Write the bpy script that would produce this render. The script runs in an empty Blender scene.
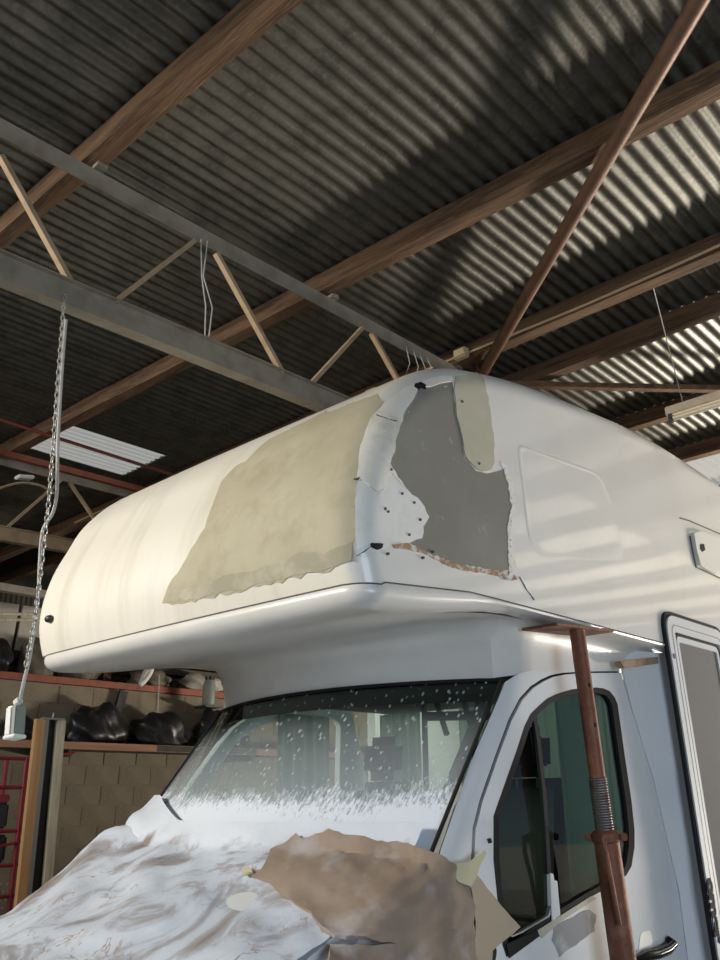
import bpy, bmesh, math, random
from math import sin, cos, pi, radians, sqrt
from mathutils import Vector, Matrix
from mathutils.bvhtree import BVHTree
from mathutils.geometry import delaunay_2d_cdt
random.seed(7)
SC = bpy.context.scene
COL = SC.collection

# ------------------------------------------------------------------ camera
F = 830.0
AX = Vector((0.72444497, 0.24999543, 0.64240312))
AY = Vector((0.68927564, -0.25072366, -0.67973284))
AX.normalize(); AZ = AX.cross(AY).normalized(); AY = AZ.cross(AX).normalized()
RM = Matrix((AX, AY, AZ))            # camera axes -> world axes
CAM = Vector((2.915, -1.94, 1.6))
cd = bpy.data.cameras.new('camera'); co = bpy.data.objects.new('camera', cd); COL.objects.link(co)
co.matrix_world = Matrix.Translation(CAM) @ RM.to_4x4()
cd.sensor_fit = 'HORIZONTAL'; cd.sensor_width = 36; cd.lens = F / 720 * 36
cd.clip_start = 0.05; cd.clip_end = 200
SC.camera = co

# ------------------------------------------------------------------ light
SC.view_settings.view_transform = 'Standard'; SC.view_settings.look = 'None'
SC.view_settings.gamma = 1.0; SC.view_settings.use_curve_mapping = False
SC.view_settings.exposure = 0.35
w = bpy.data.worlds.new('sky'); SC.world = w; w.use_nodes = True
bg = w.node_tree.nodes['Background']
bg.inputs[0].default_value = (0.62, 0.78, 1.0, 1); bg.inputs[1].default_value = 0.3
def lamp(name, kind, loc, target, power, color, size=None, size_y=None, spread=None):
    l = bpy.data.lights.new(name, kind); l.energy = power; l.color = color
    if kind == 'AREA':
        l.shape = 'RECTANGLE'; l.size = size; l.size_y = size_y or size
        if spread: l.spread = radians(spread)
    if kind == 'SUN': l.angle = radians(0.6)
    o = bpy.data.objects.new(name, l); COL.objects.link(o); o.location = loc
    o.rotation_euler = (Vector(target) - Vector(loc)).to_track_quat('-Z', 'Y').to_euler()
    return o
lamp('sun', 'SUN', (10, 14, 20), (0, 0, 0), 2.6, (1, .95, .86))
lamp('sunlit_yard_bounce', 'AREA', (4.9, 13.5, .05), (4.9, 13.5, 5), 5600, (1, .90, .76), 4.0, 2.6)
lamp('house_fill_light', 'AREA', (0.1, 3.3, 2.2), (-.1, 1.6, 1.3), 11, (1, .98, .90), 1.2, .6)  # added fill lamp inside the body to brighten the cab, no window there
lamp('front_doorway_daylight', 'AREA', (-2.6, -5.2, 4.22), (-.3, 0, 2.3), 230, (1, .935, .83), 4.0, 1.0, 120)
lamp('side_doorway_skylight', 'AREA', (8.8, -2.6, 1.5), (1.0, 1.0, 1.2), 85, (.70, .84, 1.0), 4.0, 2.4, 120)

# ------------------------------------------------------------------ materials
def mat(name, c, rough=.5, metal=0., noise=None, bump=0., bscale=40, coat=0., emit=None, coords='Object', spec=None, stretch=(1,1,1)):
    """noise: list of (scale, colour, lo, hi) patches mixed over the base colour"""
    m = bpy.data.materials.new(name); m.use_nodes = True
    n = m.node_tree.nodes; L = m.node_tree.links; b = n['Principled BSDF']
    b.inputs['Base Color'].default_value = (*c, 1); b.inputs['Roughness'].default_value = rough
    b.inputs['Metallic'].default_value = metal; b.inputs['Coat Weight'].default_value = coat
    b.inputs['Coat Roughness'].default_value = .04
    if spec is not None: b.inputs['Specular IOR Level'].default_value = spec
    tc = n.new('ShaderNodeTexCoord'); mp = n.new('ShaderNodeMapping'); L.new(tc.outputs[coords], mp.inputs[0])
    mp.inputs['Scale'].default_value = stretch
    prev = None
    for (sc_, col, lo, hi) in (noise or []):
        t = n.new('ShaderNodeTexNoise'); t.inputs['Scale'].default_value = sc_; t.inputs['Detail'].default_value = 6
        t.inputs['Roughness'].default_value = .6
        L.new(mp.outputs[0], t.inputs['Vector'])
        r = n.new('ShaderNodeMapRange'); r.inputs[1].default_value = lo; r.inputs[2].default_value = hi
        L.new(t.outputs[0], r.inputs[0])
        mx = n.new('ShaderNodeMix'); mx.data_type = 'RGBA'
        L.new(r.outputs[0], mx.inputs['Factor'])
        if prev: L.new(prev, mx.inputs['A'])
        else: mx.inputs['A'].default_value = (*c, 1)
        mx.inputs['B'].default_value = (*col, 1); prev = mx.outputs['Result']
    if prev: L.new(prev, b.inputs['Base Color'])
    if bump:
        t = n.new('ShaderNodeTexNoise'); t.inputs['Scale'].default_value = bscale; t.inputs['Detail'].default_value = 5
        L.new(mp.outputs[0], t.inputs['Vector'])
        bp = n.new('ShaderNodeBump'); bp.inputs['Strength'].default_value = bump; bp.inputs['Distance'].default_value = .01
        L.new(t.outputs[0], bp.inputs['Height']); L.new(bp.outputs[0], b.inputs['Normal'])
    return m
M = {}
M['galv'] = mat('galvanised_iron', (.125,.122,.105), .45, .5, [(6,(.078,.076,.066),.45,.62),(45,(.17,.166,.145),.5,.75)], .1, 60)
M['oldwood'] = mat('old_hardwood', (.19,.11,.06), .9, 0, [(5,(.08,.045,.026),.42,.62),(30,(.27,.17,.095),.5,.78)], .6, 40, stretch=(.25,4,4))
M['chord'] = mat('dusty_steel', (.30,.27,.22), .7, .1, [(8,(.21,.18,.14),.45,.7)], .15, 60)
M['web'] = mat('ochre_steel', (.45,.33,.21), .7, .1, [(10,(.33,.22,.13),.45,.7)], .1, 60)
M['pipe'] = mat('red_oxide_pipe', (.18,.10,.065), .5, .3, [(9,(.11,.06,.04),.45,.7)], .15, 50)
M['redsteel'] = mat('red_primer_steel', (.30,.085,.05), .6, .1, [(9,(.17,.06,.04),.45,.7)], .15, 50)
M['block'] = mat('concrete_block', (.27,.23,.17), .95, 0, [(3,(.22,.185,.135),.4,.65),(40,(.31,.27,.20),.5,.8)], .5, 80)
M['mortar'] = mat('mortar', (.24,.20,.15), .95, 0, None, .3, 90)
M['concrete'] = mat('concrete_floor', (.22,.21,.19), .85, 0, [(1.2,(.15,.14,.13),.4,.65),(20,(.26,.25,.23),.5,.7)], .2, 30)
M['yard'] = mat('yard_gravel', (.52,.47,.39), .95, 0, [(2,(.44,.40,.33),.4,.65)], .3, 30)
M['gel'] = mat('white_gelcoat', (.80,.79,.76), .34, 0, [(1.6,(.74,.73,.69),.45,.75)], .012, 3, coat=.3)
M['front'] = mat('aged_cream_gelcoat', (.84,.81,.72), .42, 0, [(1.3,(.64,.60,.50),.50,.70),(5,(.87,.85,.78),.5,.8)], .02, 6, coat=.15, stretch=(2.4,.35,.35))
M['neck'] = mat('white_gelcoat_lower', (.78,.77,.74), .32, 0, [(2.2,(.70,.69,.65),.45,.7)], .01, 4, coat=.35)
M['vanwhite'] = mat('white_van_paint', (.74,.77,.80), .55, 0, [(2,(.68,.71,.74),.45,.7)], .01, 5, coat=.0)
M['seam'] = mat('dark_joint', (.10,.09,.085), .8)
M['grey'] = mat('bare_grey_laminate', (.225,.22,.195), .55, 0, [(3,(.26,.255,.225),.42,.65),(16,(.36,.355,.33),.63,.72)], .06, 20)
M['filler'] = mat('white_body_filler', (.90,.85,.74), .85, 0, [(7,(.74,.68,.56),.50,.66),(22,(.90,.88,.82),.5,.7)], .35, 22)
M['tornpaint'] = mat('lifted_white_gelcoat', (.88,.87,.83), .4, 0, [(9,(.75,.76,.75),.5,.7)], .08, 14, coat=.2)
M['edge'] = mat('torn_orange_edge', (.42,.26,.17), .9, 0, [(30,(.75,.70,.62),.48,.6)], .5, 50)
M['chipedge'] = mat('chipped_white_edge', (.85,.83,.78), .9, 0, [(60,(.55,.42,.32),.55,.65)], .4, 60)
M['primer'] = mat('yellowed_primer', (.46,.42,.30), .75, 0, [(2.2,(.53,.49,.36),.42,.62),(9,(.42,.37,.25),.5,.75)], .1, 16)
M['primer_dirty'] = mat('smeared_grey_primer', (.40,.37,.27), .75, 0, [(7,(.55,.51,.40),.48,.65)], .15, 20)
M['resin'] = mat('cured_resin_strip', (.50,.48,.37), .6, 0, [(6,(.57,.54,.43),.45,.7)], .08, 20)
M['black'] = mat('black_rubber', (.02,.02,.022), .75, spec=.2)
M['blackgloss'] = mat('black_enamel', (.012,.012,.014), .15)
M['darkplastic'] = mat('dark_plastic', (.03,.03,.032), .45, 0, None, .1, 90)
M['rust'] = mat('rusty_steel', (.22,.085,.05), .6, .3, [(12,(.32,.15,.09),.5,.7),(30,(.11,.045,.03),.55,.75)], .3, 60)
M['thread'] = mat('worn_thread_steel', (.22,.20,.20), .45, .7, [(20,(.15,.09,.07),.5,.7)], .1, 60)
M['curtain_'] = mat('pale_green_curtain_', (.36,.50,.38), .9, 0, [(8,(.28,.40,.30),.45,.7)], .1, 30)
M['fabric'] = mat('dark_seat_fabric', (.035,.037,.04), .9, 0, None, .3, 120)
M['interior'] = mat('cab_lining', (.10,.11,.11), .8)
M['rackred'] = mat('crimson_rack_paint', (.28,.025,.035), .45, 0, [(15,(.15,.03,.03),.5,.75)])
M['orangewood'] = mat('fresh_pine', (.62,.36,.17), .8, 0, [(4,(.50,.27,.12),.45,.65)], .2, 40, stretch=(5,5,.3))
M['palewood'] = mat('weathered_pale_board', (.66,.60,.47), .85, 0, [(8,(.38,.34,.27),.45,.7)], .2, 40, stretch=(5,5,.3))
M['fasciawood'] = mat('red_brown_shelf_beam', (.40,.22,.15), .8, 0, [(5,(.30,.15,.10),.45,.65)], .2, 40, stretch=(5,.3,5))
M['bag'] = mat('black_polythene', (.018,.018,.02), .35, 0, None, .5, 14)
M['steelgrey'] = mat('grey_metal', (.30,.31,.30), .5, .4, None, .05, 30)
M['galvchain'] = mat('zinc_chain', (.42,.41,.38), .5, .6)
M['cord'] = mat('grey_cord', (.50,.49,.46), .7)
M['switch'] = mat('white_plastic', (.82,.82,.78), .4)
M['switchgrey'] = mat('grey_plastic', (.24,.27,.25), .5)
M['battenpaint'] = mat('cream_enamel', (.58,.50,.38), .5, 0, [(8,(.45,.38,.28),.5,.7)])
M['tube'] = mat('unlit_tube_glass', (.80,.70,.54), .25)
M['yellowbox'] = mat('yellowed_junction_box', (.72,.55,.33), .6)
M['dusty'] = mat('dusty_brown_sacking', (.22,.19,.15), .95, 0, [(4,(.13,.11,.09),.4,.65)], .6, 15)
M['palesheet'] = mat('dull_pale_panel', (.50,.47,.42), .8, 0, [(3,(.36,.34,.30),.4,.65)], .2, 9)
M['darkclad'] = mat('dark_cladding', (.09,.085,.075), .9, 0, [(3,(.06,.055,.05),.4,.65)])  # one dark tone with random darker patches
M['tape'] = mat('masking_tape', (.62,.58,.38), .8, 0, None, .1, 40)
M['purple'] = mat('purple_sticker', (.20,.06,.30), .6)
M['screen'] = mat('grey_flyscreen', (.17,.165,.17), .8, 0, None, .1, 300)
M['greysmear'] = mat('grey_primer_smear', (.33,.33,.34), .7, 0, [(6,(.55,.57,.57),.52,.66)])
M['rawwood'] = mat('raw_timber_edge', (.40,.27,.18), .85, 0, [(20,(.28,.18,.11),.45,.7)], .3, 40)

def translucent(name, c, k=.75):
    m = bpy.data.materials.new(name); m.use_nodes = True
    n = m.node_tree.nodes; L = m.node_tree.links; n.remove(n['Principled BSDF'])
    t = n.new('ShaderNodeBsdfTranslucent'); t.inputs[0].default_value = (*c, 1)
    d = n.new('ShaderNodeBsdfDiffuse'); d.inputs[0].default_value = (*c, 1)
    mx = n.new('ShaderNodeMixShader'); mx.inputs[0].default_value = k
    L.new(d.outputs[0], mx.inputs[1]); L.new(t.outputs[0], mx.inputs[2]); L.new(mx.outputs[0], n['Material Output'].inputs[0])
    return m
M['curtain'] = translucent('pale_green_curtain', (.27,.37,.29), .35)
M['fibre'] = translucent('fibreglass_rooflight', (.50, .49, .46))

def glass(name, tint, spatter=False):
    m = bpy.data.materials.new(name); m.use_nodes = True
    n = m.node_tree.nodes; L = m.node_tree.links; n.remove(n['Principled BSDF'])
    tr = n.new('ShaderNodeBsdfTransparent'); tr.inputs[0].default_value = (*tint, 1)
    gl = n.new('ShaderNodeBsdfGlossy'); gl.inputs['Roughness'].default_value = .03
    fr = n.new('ShaderNodeFresnel'); fr.inputs[0].default_value = 1.42
    ge = n.new('ShaderNodeNewGeometry'); iv = n.new('ShaderNodeMath'); iv.operation = 'SUBTRACT'; iv.inputs[0].default_value = 1; L.new(ge.outputs['Backfacing'], iv.inputs[1])
    fm = n.new('ShaderNodeMath'); fm.operation = 'MULTIPLY'; L.new(fr.outputs[0], fm.inputs[0]); L.new(iv.outputs[0], fm.inputs[1])   # the inner face of the pane adds no second mirror
    mx = n.new('ShaderNodeMixShader'); L.new(fm.outputs[0], mx.inputs[0]); L.new(tr.outputs[0], mx.inputs[1]); L.new(gl.outputs[0], mx.inputs[2])
    out = mx.outputs[0]
    if spatter:
        tc = n.new('ShaderNodeTexCoord'); sp = n.new('ShaderNodeSeparateXYZ'); L.new(tc.outputs['Object'], sp.inputs[0])
        def math_(op, a, b=None, c=None, clamp=False):
            q = n.new('ShaderNodeMath'); q.operation = op; q.use_clamp = clamp
            for i, v in enumerate((a, b, c)):
                if v is None: continue
                if isinstance(v, (int, float)): q.inputs[i].default_value = v
                else: L.new(v, q.inputs[i])
            return q.outputs[0]
        # dense overspray that thins upwards
        nz = n.new('ShaderNodeTexNoise'); nz.inputs['Scale'].default_value = 38; nz.inputs['Detail'].default_value = 8; nz.inputs['Roughness'].default_value = .75
        mp = n.new('ShaderNodeMapping'); mp.inputs['Rotation'].default_value = (0, radians(-35), 0); mp.inputs['Scale'].default_value = (2.4, 1, .7)
        L.new(tc.outputs['Object'], mp.inputs[0]); L.new(mp.outputs[0], nz.inputs['Vector'])
        nl = n.new('ShaderNodeTexNoise'); nl.inputs['Scale'].default_value = 3.5; L.new(tc.outputs['Object'], nl.inputs['Vector'])
        h = math_('SUBTRACT', 1.64, sp.outputs[2])                    # >0 below the line
        h = math_('ADD', h, math_('MULTIPLY', math_('SUBTRACT', nl.outputs[0], .5), .14))
        a1 = math_('ADD', math_('MULTIPLY', h, 13.0), math_('MULTIPLY', math_('SUBTRACT', nz.outputs[0], .52), 5.0))
        a1 = math_('ADD', a1, 0, clamp=True)
        # flying flecks
        vo = n.new('ShaderNodeTexVoronoi'); vo.inputs['Scale'].default_value = 42; vo.inputs['Randomness'].default_value = 1
        mp2 = n.new('ShaderNodeMapping'); mp2.inputs['Rotation'].default_value = (0, radians(-38), 0); mp2.inputs['Scale'].default_value = (2.3, .25, .55)
        L.new(tc.outputs['Object'], mp2.inputs[0]); L.new(mp2.outputs[0], vo.inputs['Vector'])
        sepc = n.new('ShaderNodeSeparateColor'); L.new(vo.outputs['Color'], sepc.inputs[0])
        rad = math_('MULTIPLY', math_('SUBTRACT', sepc.outputs[0], .35), .36)
        a2 = math_('MULTIPLY', math_('GREATER_THAN', rad, vo.outputs['Distance']), .7)
        haze = math_('ADD', math_('MULTIPLY', h, 1.6), .50, clamp=True)
        haze = math_('MULTIPLY', haze, .42)
        al = math_('MAXIMUM', math_('MAXIMUM', a1, a2), haze)
        df = n.new('ShaderNodeBsdfDiffuse'); df.inputs[0].default_value = (.72, .78, .87, 1)
        m2 = n.new('ShaderNodeMixShader'); L.new(al, m2.inputs[0]); L.new(out, m2.inputs[1]); L.new(df.outputs[0], m2.inputs[2]); out = m2.outputs[0]
    L.new(out, n['Material Output'].inputs[0])
    return m
M['wsglass'] = glass('spattered_windscreen_glass', (.82, .90, .86), True)
M['doorglass'] = glass('green_tinted_glass', (.68, .77, .72))

def sheet_mat():
    m = mat('oversprayed_masking_film', (.66,.70,.76), .5, 0, None, .8, 7)
    n = m.node_tree.nodes; L = m.node_tree.links; b = n['Principled BSDF']
    tc = n.new('ShaderNodeTexCoord')
    n1 = n.new('ShaderNodeTexNoise'); n1.inputs['Scale'].default_value = 2.6; n1.inputs['Detail'].default_value = 9; n1.inputs['Roughness'].default_value = .62; n1.inputs['Distortion'].default_value = 1.2
    L.new(tc.outputs['Object'], n1.inputs['Vector'])
    cr = n.new('ShaderNodeValToRGB'); L.new(n1.outputs[0], cr.inputs[0])
    e = cr.color_ramp.elements; e[0].position = .365; e[0].color = (.28,.24,.23,1); e[1].position = .455; e[1].color = (.45,.46,.51,1)
    x = cr.color_ramp.elements.new(.51); x.color = (.62,.69,.80,1)
    x = cr.color_ramp.elements.new(.62); x.color = (.70,.77,.87,1)
    x = cr.color_ramp.elements.new(.70); x.color = (.47,.52,.60,1)
    n2 = n.new('ShaderNodeTexNoise'); n2.inputs['Scale'].default_value = 4.2; n2.inputs['Detail'].default_value = 3; n2.inputs['Distortion'].default_value = 2.2
    L.new(tc.outputs['Object'], n2.inputs['Vector'])
    r = n.new('ShaderNodeMapRange'); r.inputs[1].default_value = .0; r.inputs[2].default_value = .018; r.inputs[3].default_value = 1; r.inputs[4].default_value = 0
    ab = n.new('ShaderNodeMath'); ab.operation = 'ABSOLUTE'; sb = n.new('ShaderNodeMath'); sb.operation = 'SUBTRACT'; sb.inputs[1].default_value = .56
    L.new(n2.outputs[0], sb.inputs[0]); L.new(sb.outputs[0], ab.inputs[0]); L.new(ab.outputs[0], r.inputs[0])
    n3 = n.new('ShaderNodeTexNoise'); n3.inputs['Scale'].default_value = 3.1; L.new(tc.outputs['Object'], n3.inputs['Vector'])
    g = n.new('ShaderNodeMapRange'); g.inputs[1].default_value = .48; g.inputs[2].default_value = .58; L.new(n3.outputs[0], g.inputs[0])
    mu = n.new('ShaderNodeMath'); mu.operation = 'MULTIPLY'; L.new(r.outputs[0], mu.inputs[0]); L.new(g.outputs[0], mu.inputs[1])
    mx = n.new('ShaderNodeMix'); mx.data_type = 'RGBA'; L.new(mu.outputs[0], mx.inputs['Factor']); L.new(cr.outputs[0], mx.inputs['A']); mx.inputs['B'].default_value = (.38,.27,.22,1)
    sp = n.new('ShaderNodeSeparateXYZ'); L.new(tc.outputs['Object'], sp.inputs[0])
    ad = n.new('ShaderNodeMath'); ad.operation = 'MULTIPLY_ADD'; ad.inputs[1].default_value = .22; L.new(n1.outputs[0], ad.inputs[0]); L.new(sp.outputs[2], ad.inputs[2])
    mr = n.new('ShaderNodeMapRange'); mr.inputs[1].default_value = 1.50; mr.inputs[2].default_value = 1.54; L.new(ad.outputs[0], mr.inputs[0])
    m3 = n.new('ShaderNodeMix'); m3.data_type = 'RGBA'; L.new(mr.outputs[0], m3.inputs['Factor']); L.new(mx.outputs['Result'], m3.inputs['A']); m3.inputs['B'].default_value = (.72,.78,.87,1)
    L.new(m3.outputs['Result'], b.inputs['Base Color'])
    return m
M['sheet'] = sheet_mat()
M['kraft'] = mat('brown_kraft_paper', (.31,.235,.18), .85, 0, [(4,(.37,.29,.225),.45,.65),(4.5,(.46,.43,.43),.53,.68)], 1.0, 5)
M['kraftback'] = mat('pale_kraft_flap', (.47,.38,.285), .85, 0, [(4,(.48,.39,.28),.45,.65)], .2, 18)

# ------------------------------------------------------------------ helpers
def obj(name, bm, m, parent=None, smooth=False, kind=None, label=None):
    me = bpy.data.meshes.new(name); bm.normal_update(); bm.to_mesh(me); bm.free()
    me.materials.append(M[m] if isinstance(m, str) else m)
    if smooth:
        for p in me.polygons: p.use_smooth = True
        me.set_sharp_from_angle(angle=radians(38))
    o = bpy.data.objects.new(name, me); COL.objects.link(o)
    if parent: o.parent = parent
    if kind: o['kind'] = kind
    if label: o['label'] = label
    return o
def tag(o, label, cat, group=None, kind=None):
    o['label'] = label; o['category'] = cat
    if group: o['group'] = group
    if kind: o['kind'] = kind
    return o
def thing(name, label, cat, loc=(0,0,0), group=None):
    o = bpy.data.objects.new(name, None); COL.objects.link(o); o.location = loc; o.empty_display_size = .1
    return tag(o, label, cat, group)
def struct(name, bm, m, parent=None, label=None, cat=None):
    o = obj(name, bm, m, parent)
    if not parent: o['kind'] = 'structure'
    if label: o['label'] = label
    if cat: o['category'] = cat
    return o
def fix(root):
    """children were built in world space: pull them back by the root's location"""
    bpy.context.view_layer.update()
    inv = Matrix.Translation(-root.location)
    for ch in root.children: ch.matrix_parent_inverse = inv
def B(bm, c, s, rot=None, bev=0., seg=2):
    r = bmesh.ops.create_cube(bm, size=1); vs = r['verts']
    bmesh.ops.scale(bm, vec=Vector(s), verts=vs)
    if bev:
        es = list({e for v in vs for e in v.link_edges})
        rr = bmesh.ops.bevel(bm, geom=es, offset=bev, segments=seg, affect='EDGES'); vs = list({v for f in rr['faces'] for v in f.verts} | {v for v in vs if v.is_valid})
    if rot is not None: bmesh.ops.transform(bm, matrix=rot, verts=vs)
    bmesh.ops.translate(bm, vec=Vector(c), verts=vs)
    return bm
def box(c, s, rot=None, bev=0., seg=2): return B(bmesh.new(), c, s, rot, bev, seg)
def lohi(x0, x1, y0, y1, z0, z1, bev=0.): return box(((x0+x1)/2,(y0+y1)/2,(z0+z1)/2), (x1-x0,y1-y0,z1-z0), None, bev)
def bar(bm, a, b, w_, h_, up=(0,0,1)):
    a = Vector(a); b = Vector(b); d = (b-a); L_ = d.length; d.normalize()
    s = d.cross(Vector(up)).normalized(); u = s.cross(d)
    vs = []
    for p in (a, b):
        for (i, j) in ((-1,-1),(1,-1),(1,1),(-1,1)): vs.append(bm.verts.new(p + s*i*w_/2 + u*j*h_/2))
    for f in ((3,2,1,0),(4,5,6,7),(0,1,5,4),(1,2,6,5),(2,3,7,6),(3,0,4,7)): bm.faces.new([vs[k] for k in f])
    return bm
def tubeb(bm, pts, r, n=8, closed=False):
    pts = [Vector(p) for p in pts]; rings = []
    up = Vector((.13, .2, 1)).normalized()
    for i, p in enumerate(pts):
        if closed: t = pts[(i+1) % len(pts)] - pts[i-1]
        else: t = pts[min(i+1, len(pts)-1)] - pts[max(i-1, 0)]
        t.normalize(); s = t.cross(up)
        if s.length < .1: s = t.cross(Vector((1, 0, 0)))
        s.normalize(); u = s.cross(t)
        rr = r[i] if isinstance(r, (list, tuple)) else r
        rings.append([bm.verts.new(p + s*cos(2*pi*k/n)*rr + u*sin(2*pi*k/n)*rr) for k in range(n)])
    m_ = len(rings)
    for i in range(m_ if closed else m_-1):
        A_, C_ = rings[i], rings[(i+1) % m_]
        for k in range(n): bm.faces.new((A_[k], A_[(k+1) % n], C_[(k+1) % n], C_[k]))
    if not closed: bm.faces.new(rings[0][::-1]); bm.faces.new(rings[-1])
    return bm
def tube(pts, r, n=8): return tubeb(bmesh.new(), pts, r, n)
def ray(p):
    d = RM @ Vector((p[0]-360, -(p[1]-480), -F)); return d.normalized()
def on(p, ax, v):
    r = ray(p); t = (v - CAM[ax]) / r[ax]; return CAM + r*t
def grid(rows, closed=False):
    bm = bmesh.new(); V = [[bm.verts.new(p) for p in r] for r in rows]
    for i in range(len(V)-1):
        for j in range(len(V[0])-1):
            try: bm.faces.new((V[i][j], V[i][j+1], V[i+1][j+1], V[i+1][j]))
            except ValueError: pass
    return bm
def thicken(bm, t):
    bm.normal_update()
    bmesh.ops.solidify(bm, geom=bm.faces[:], thickness=t); return bm
def inpoly(p, poly):
    x, y = p; c = False; n = len(poly)
    for i in range(n):
        x1, y1 = poly[i]; x2, y2 = poly[(i+1) % n]
        if (y1 > y) != (y2 > y) and x < (x2-x1)*(y-y1)/(y2-y1) + x1: c = not c
    return c
def dens(poly, step, jit=0., rnd=None):
    out = []
    n = len(poly)
    for i in range(n):
        a = Vector(poly[i]); b = Vector(poly[(i+1) % n]); k = max(1, int((b-a).length/step))
        nn = Vector((-(b-a).y, (b-a).x)).normalized() if (b-a).length > 0 else Vector((0, 0))
        for j in range(k):
            p = a.lerp(b, j/k)
            if jit: p = p + nn*rnd.uniform(-jit, jit)
            out.append((p.x, p.y))
    return out
def decal(cast, poly, top, bot, step=6, holes=(), jit=0., seed=1, lift=None):
    """a plate lying on the surface the cast function finds: outer face at +top, inner face at +bot along the normal"""
    rnd = random.Random(seed)
    P_ = dens(poly, step, jit, rnd); H_ = [dens(h, step, 0, rnd) for h in holes]
    vs = list(P_); es = [(i, (i+1) % len(P_)) for i in range(len(P_))]
    for h in H_:
        k = len(vs); vs += h; es += [(k+i, k+(i+1) % len(h)) for i in range(len(h))]
    xs = [p[0] for p in P_]; ys = [p[1] for p in P_]
    x = min(xs) + step/2
    def far(q):
        return all((q[0]-a[0])**2 + (q[1]-a[1])**2 > (step*.45)**2 for a in vs0)
    vs0 = list(vs)
    while x < max(xs):
        y = min(ys) + step/2
        while y < max(ys):
            if inpoly((x, y), P_) and not any(inpoly((x, y), h) for h in H_) and far((x, y)): vs.append((x, y))
            y += step
        x += step
    r = delaunay_2d_cdt([Vector(v) for v in vs], es, [], 0, 1e-5)
    v2, faces = r[0], r[2]
    bm = bmesh.new(); T = []; Bo = []
    hits = [cast((v.x, v.y)) for v in v2]
    for v, (p, nrm) in zip(v2, hits):
        tt = top + (lift((v.x, v.y)) if lift else 0)
        T.append(bm.verts.new(p + nrm*tt)); Bo.append(bm.verts.new(p + nrm*bot))
    keep = []
    for f in faces:
        c = (sum(v2[i].x for i in f)/3, sum(v2[i].y for i in f)/3)
        if inpoly(c, P_) and not any(inpoly(c, h) for h in H_): keep.append(f)
    cnt = {}
    for f in keep:
        a, b, c = [T[i].co for i in f]; nf = (b-a).cross(c-a)
        if nf.dot(hits[f[0]][1]) < 0: f = f[::-1]
        bm.faces.new([T[i] for i in f]); bm.faces.new([Bo[i] for i in f[::-1]])
        for i in range(3): cnt[(f[i], f[(i+1) % 3])] = 1
    for (i, j) in cnt:
        if (j, i) not in cnt:
            try: bm.faces.new((T[j], T[i], Bo[i], Bo[j]))
            except ValueError: pass
    for v in [v for v in bm.verts if not v.link_faces]: bm.verts.remove(v)
    return bm
def caster(bvh):
    def c(p):
        d = ray(p); h = bvh.ray_cast(CAM, d)
        if h[0] is None:
            best = None
            for t in (2.5, 3, 3.5, 4, 4.5):
                q = bvh.find_nearest(CAM + d*t)
                if best is None or q[3] < best[3]: best = q
            h = best
        n = h[1] if h[1].dot(d) < 0 else -h[1]
        return h[0], n
    return c
def caster_dir(bvh, org, U, V_, D):
    def c(p):
        o = org + U*p[0] + V_*p[1]; h = bvh.ray_cast(o, D)
        if h[0] is None: h = bvh.find_nearest(o + D*2)
        n = h[1] if h[1].dot(D) < 0 else -h[1]
        return h[0], n
    return c
def plane(ax, v, sign=1):
    nn = Vector((0, 0, 0)); nn[ax] = sign
    return lambda p: (on(p, ax, v), nn.copy())

# ================================================================== SETTING
# floor and the yard outside
struct('floor', lohi(-9.5, 9, -7, 12, -.2, 0), 'concrete')
o = struct('trim_1', lohi(-45, 50, -50, 60, -.3, -.03), 'yard'); o['label'] = 'pale gravel yard outside the shed'

# corrugated roof of lapped sheets
ZR, PITCH, AMP = 4.40, .0762, .0095
def corr_bm(width, length, seg=6):
    n = int(round(width/PITCH*seg)); rows = []
    for y in (0, length):
        rows.append([Vector((i*PITCH/seg, y, AMP*sin(2*pi*i/seg))) for i in range(n+1)])
    bm = grid(rows)
    return bm
roof = bpy.data.objects.new('ceiling', None); COL.objects.link(roof); roof['kind'] = 'structure'
roof['label'] = 'corrugated iron roof seen from below'
ROWS = [(-6.6, -1.95), (-2.05, .97), (.90, 2.75), (2.66, 4.93), (4.85, 8.0), (7.9, 12.2)]
WS = PITCH*10; meshes = {}; RX = -3.72 - 7*WS
def lit(ix, ir):
    x0 = RX + ix*WS
    if ir == 4 and -.2 < x0 + WS/2 < 3.2: return True
    return False
for ir, (ya, yb) in enumerate(ROWS):
    for ix in range(24):
        k = (ir, lit(ix, ir))
        if ir == 2 and ix == 7:
            for kk, (y_, l_, m_) in enumerate(((.70, 1.10, 'fibre'), (1.78, .97, 'galv'))):
                o = obj('roof_sheet', corr_bm(WS+PITCH, l_), m_, roof, True); o.location = (RX+ix*WS, y_, ZR+.003)
                if kk == 0: o['label'] = 'small translucent white rooflight sheet'
            continue
        if ir == 1 and ix == 7:
            o = obj('roof_sheet', corr_bm(WS+PITCH, 2.82), 'galv', roof, True); o.location = (RX+ix*WS, ya, ZR+.007); continue
        if k not in meshes:
            o = obj('roof_sheet', corr_bm(WS + PITCH, yb-ya), 'fibre' if k[1] else 'galv', roof, True); meshes[k] = o.data
        else:
            o = bpy.data.objects.new('roof_sheet', meshes[k]); COL.objects.link(o); o.parent = roof
        o.location = (RX + ix*WS, ya, ZR + (.003 if ix % 2 else 0) + (.004 if ir % 2 else 0))
        if k[1]: o['label'] = 'translucent white fibreglass rooflight sheet'

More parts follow.
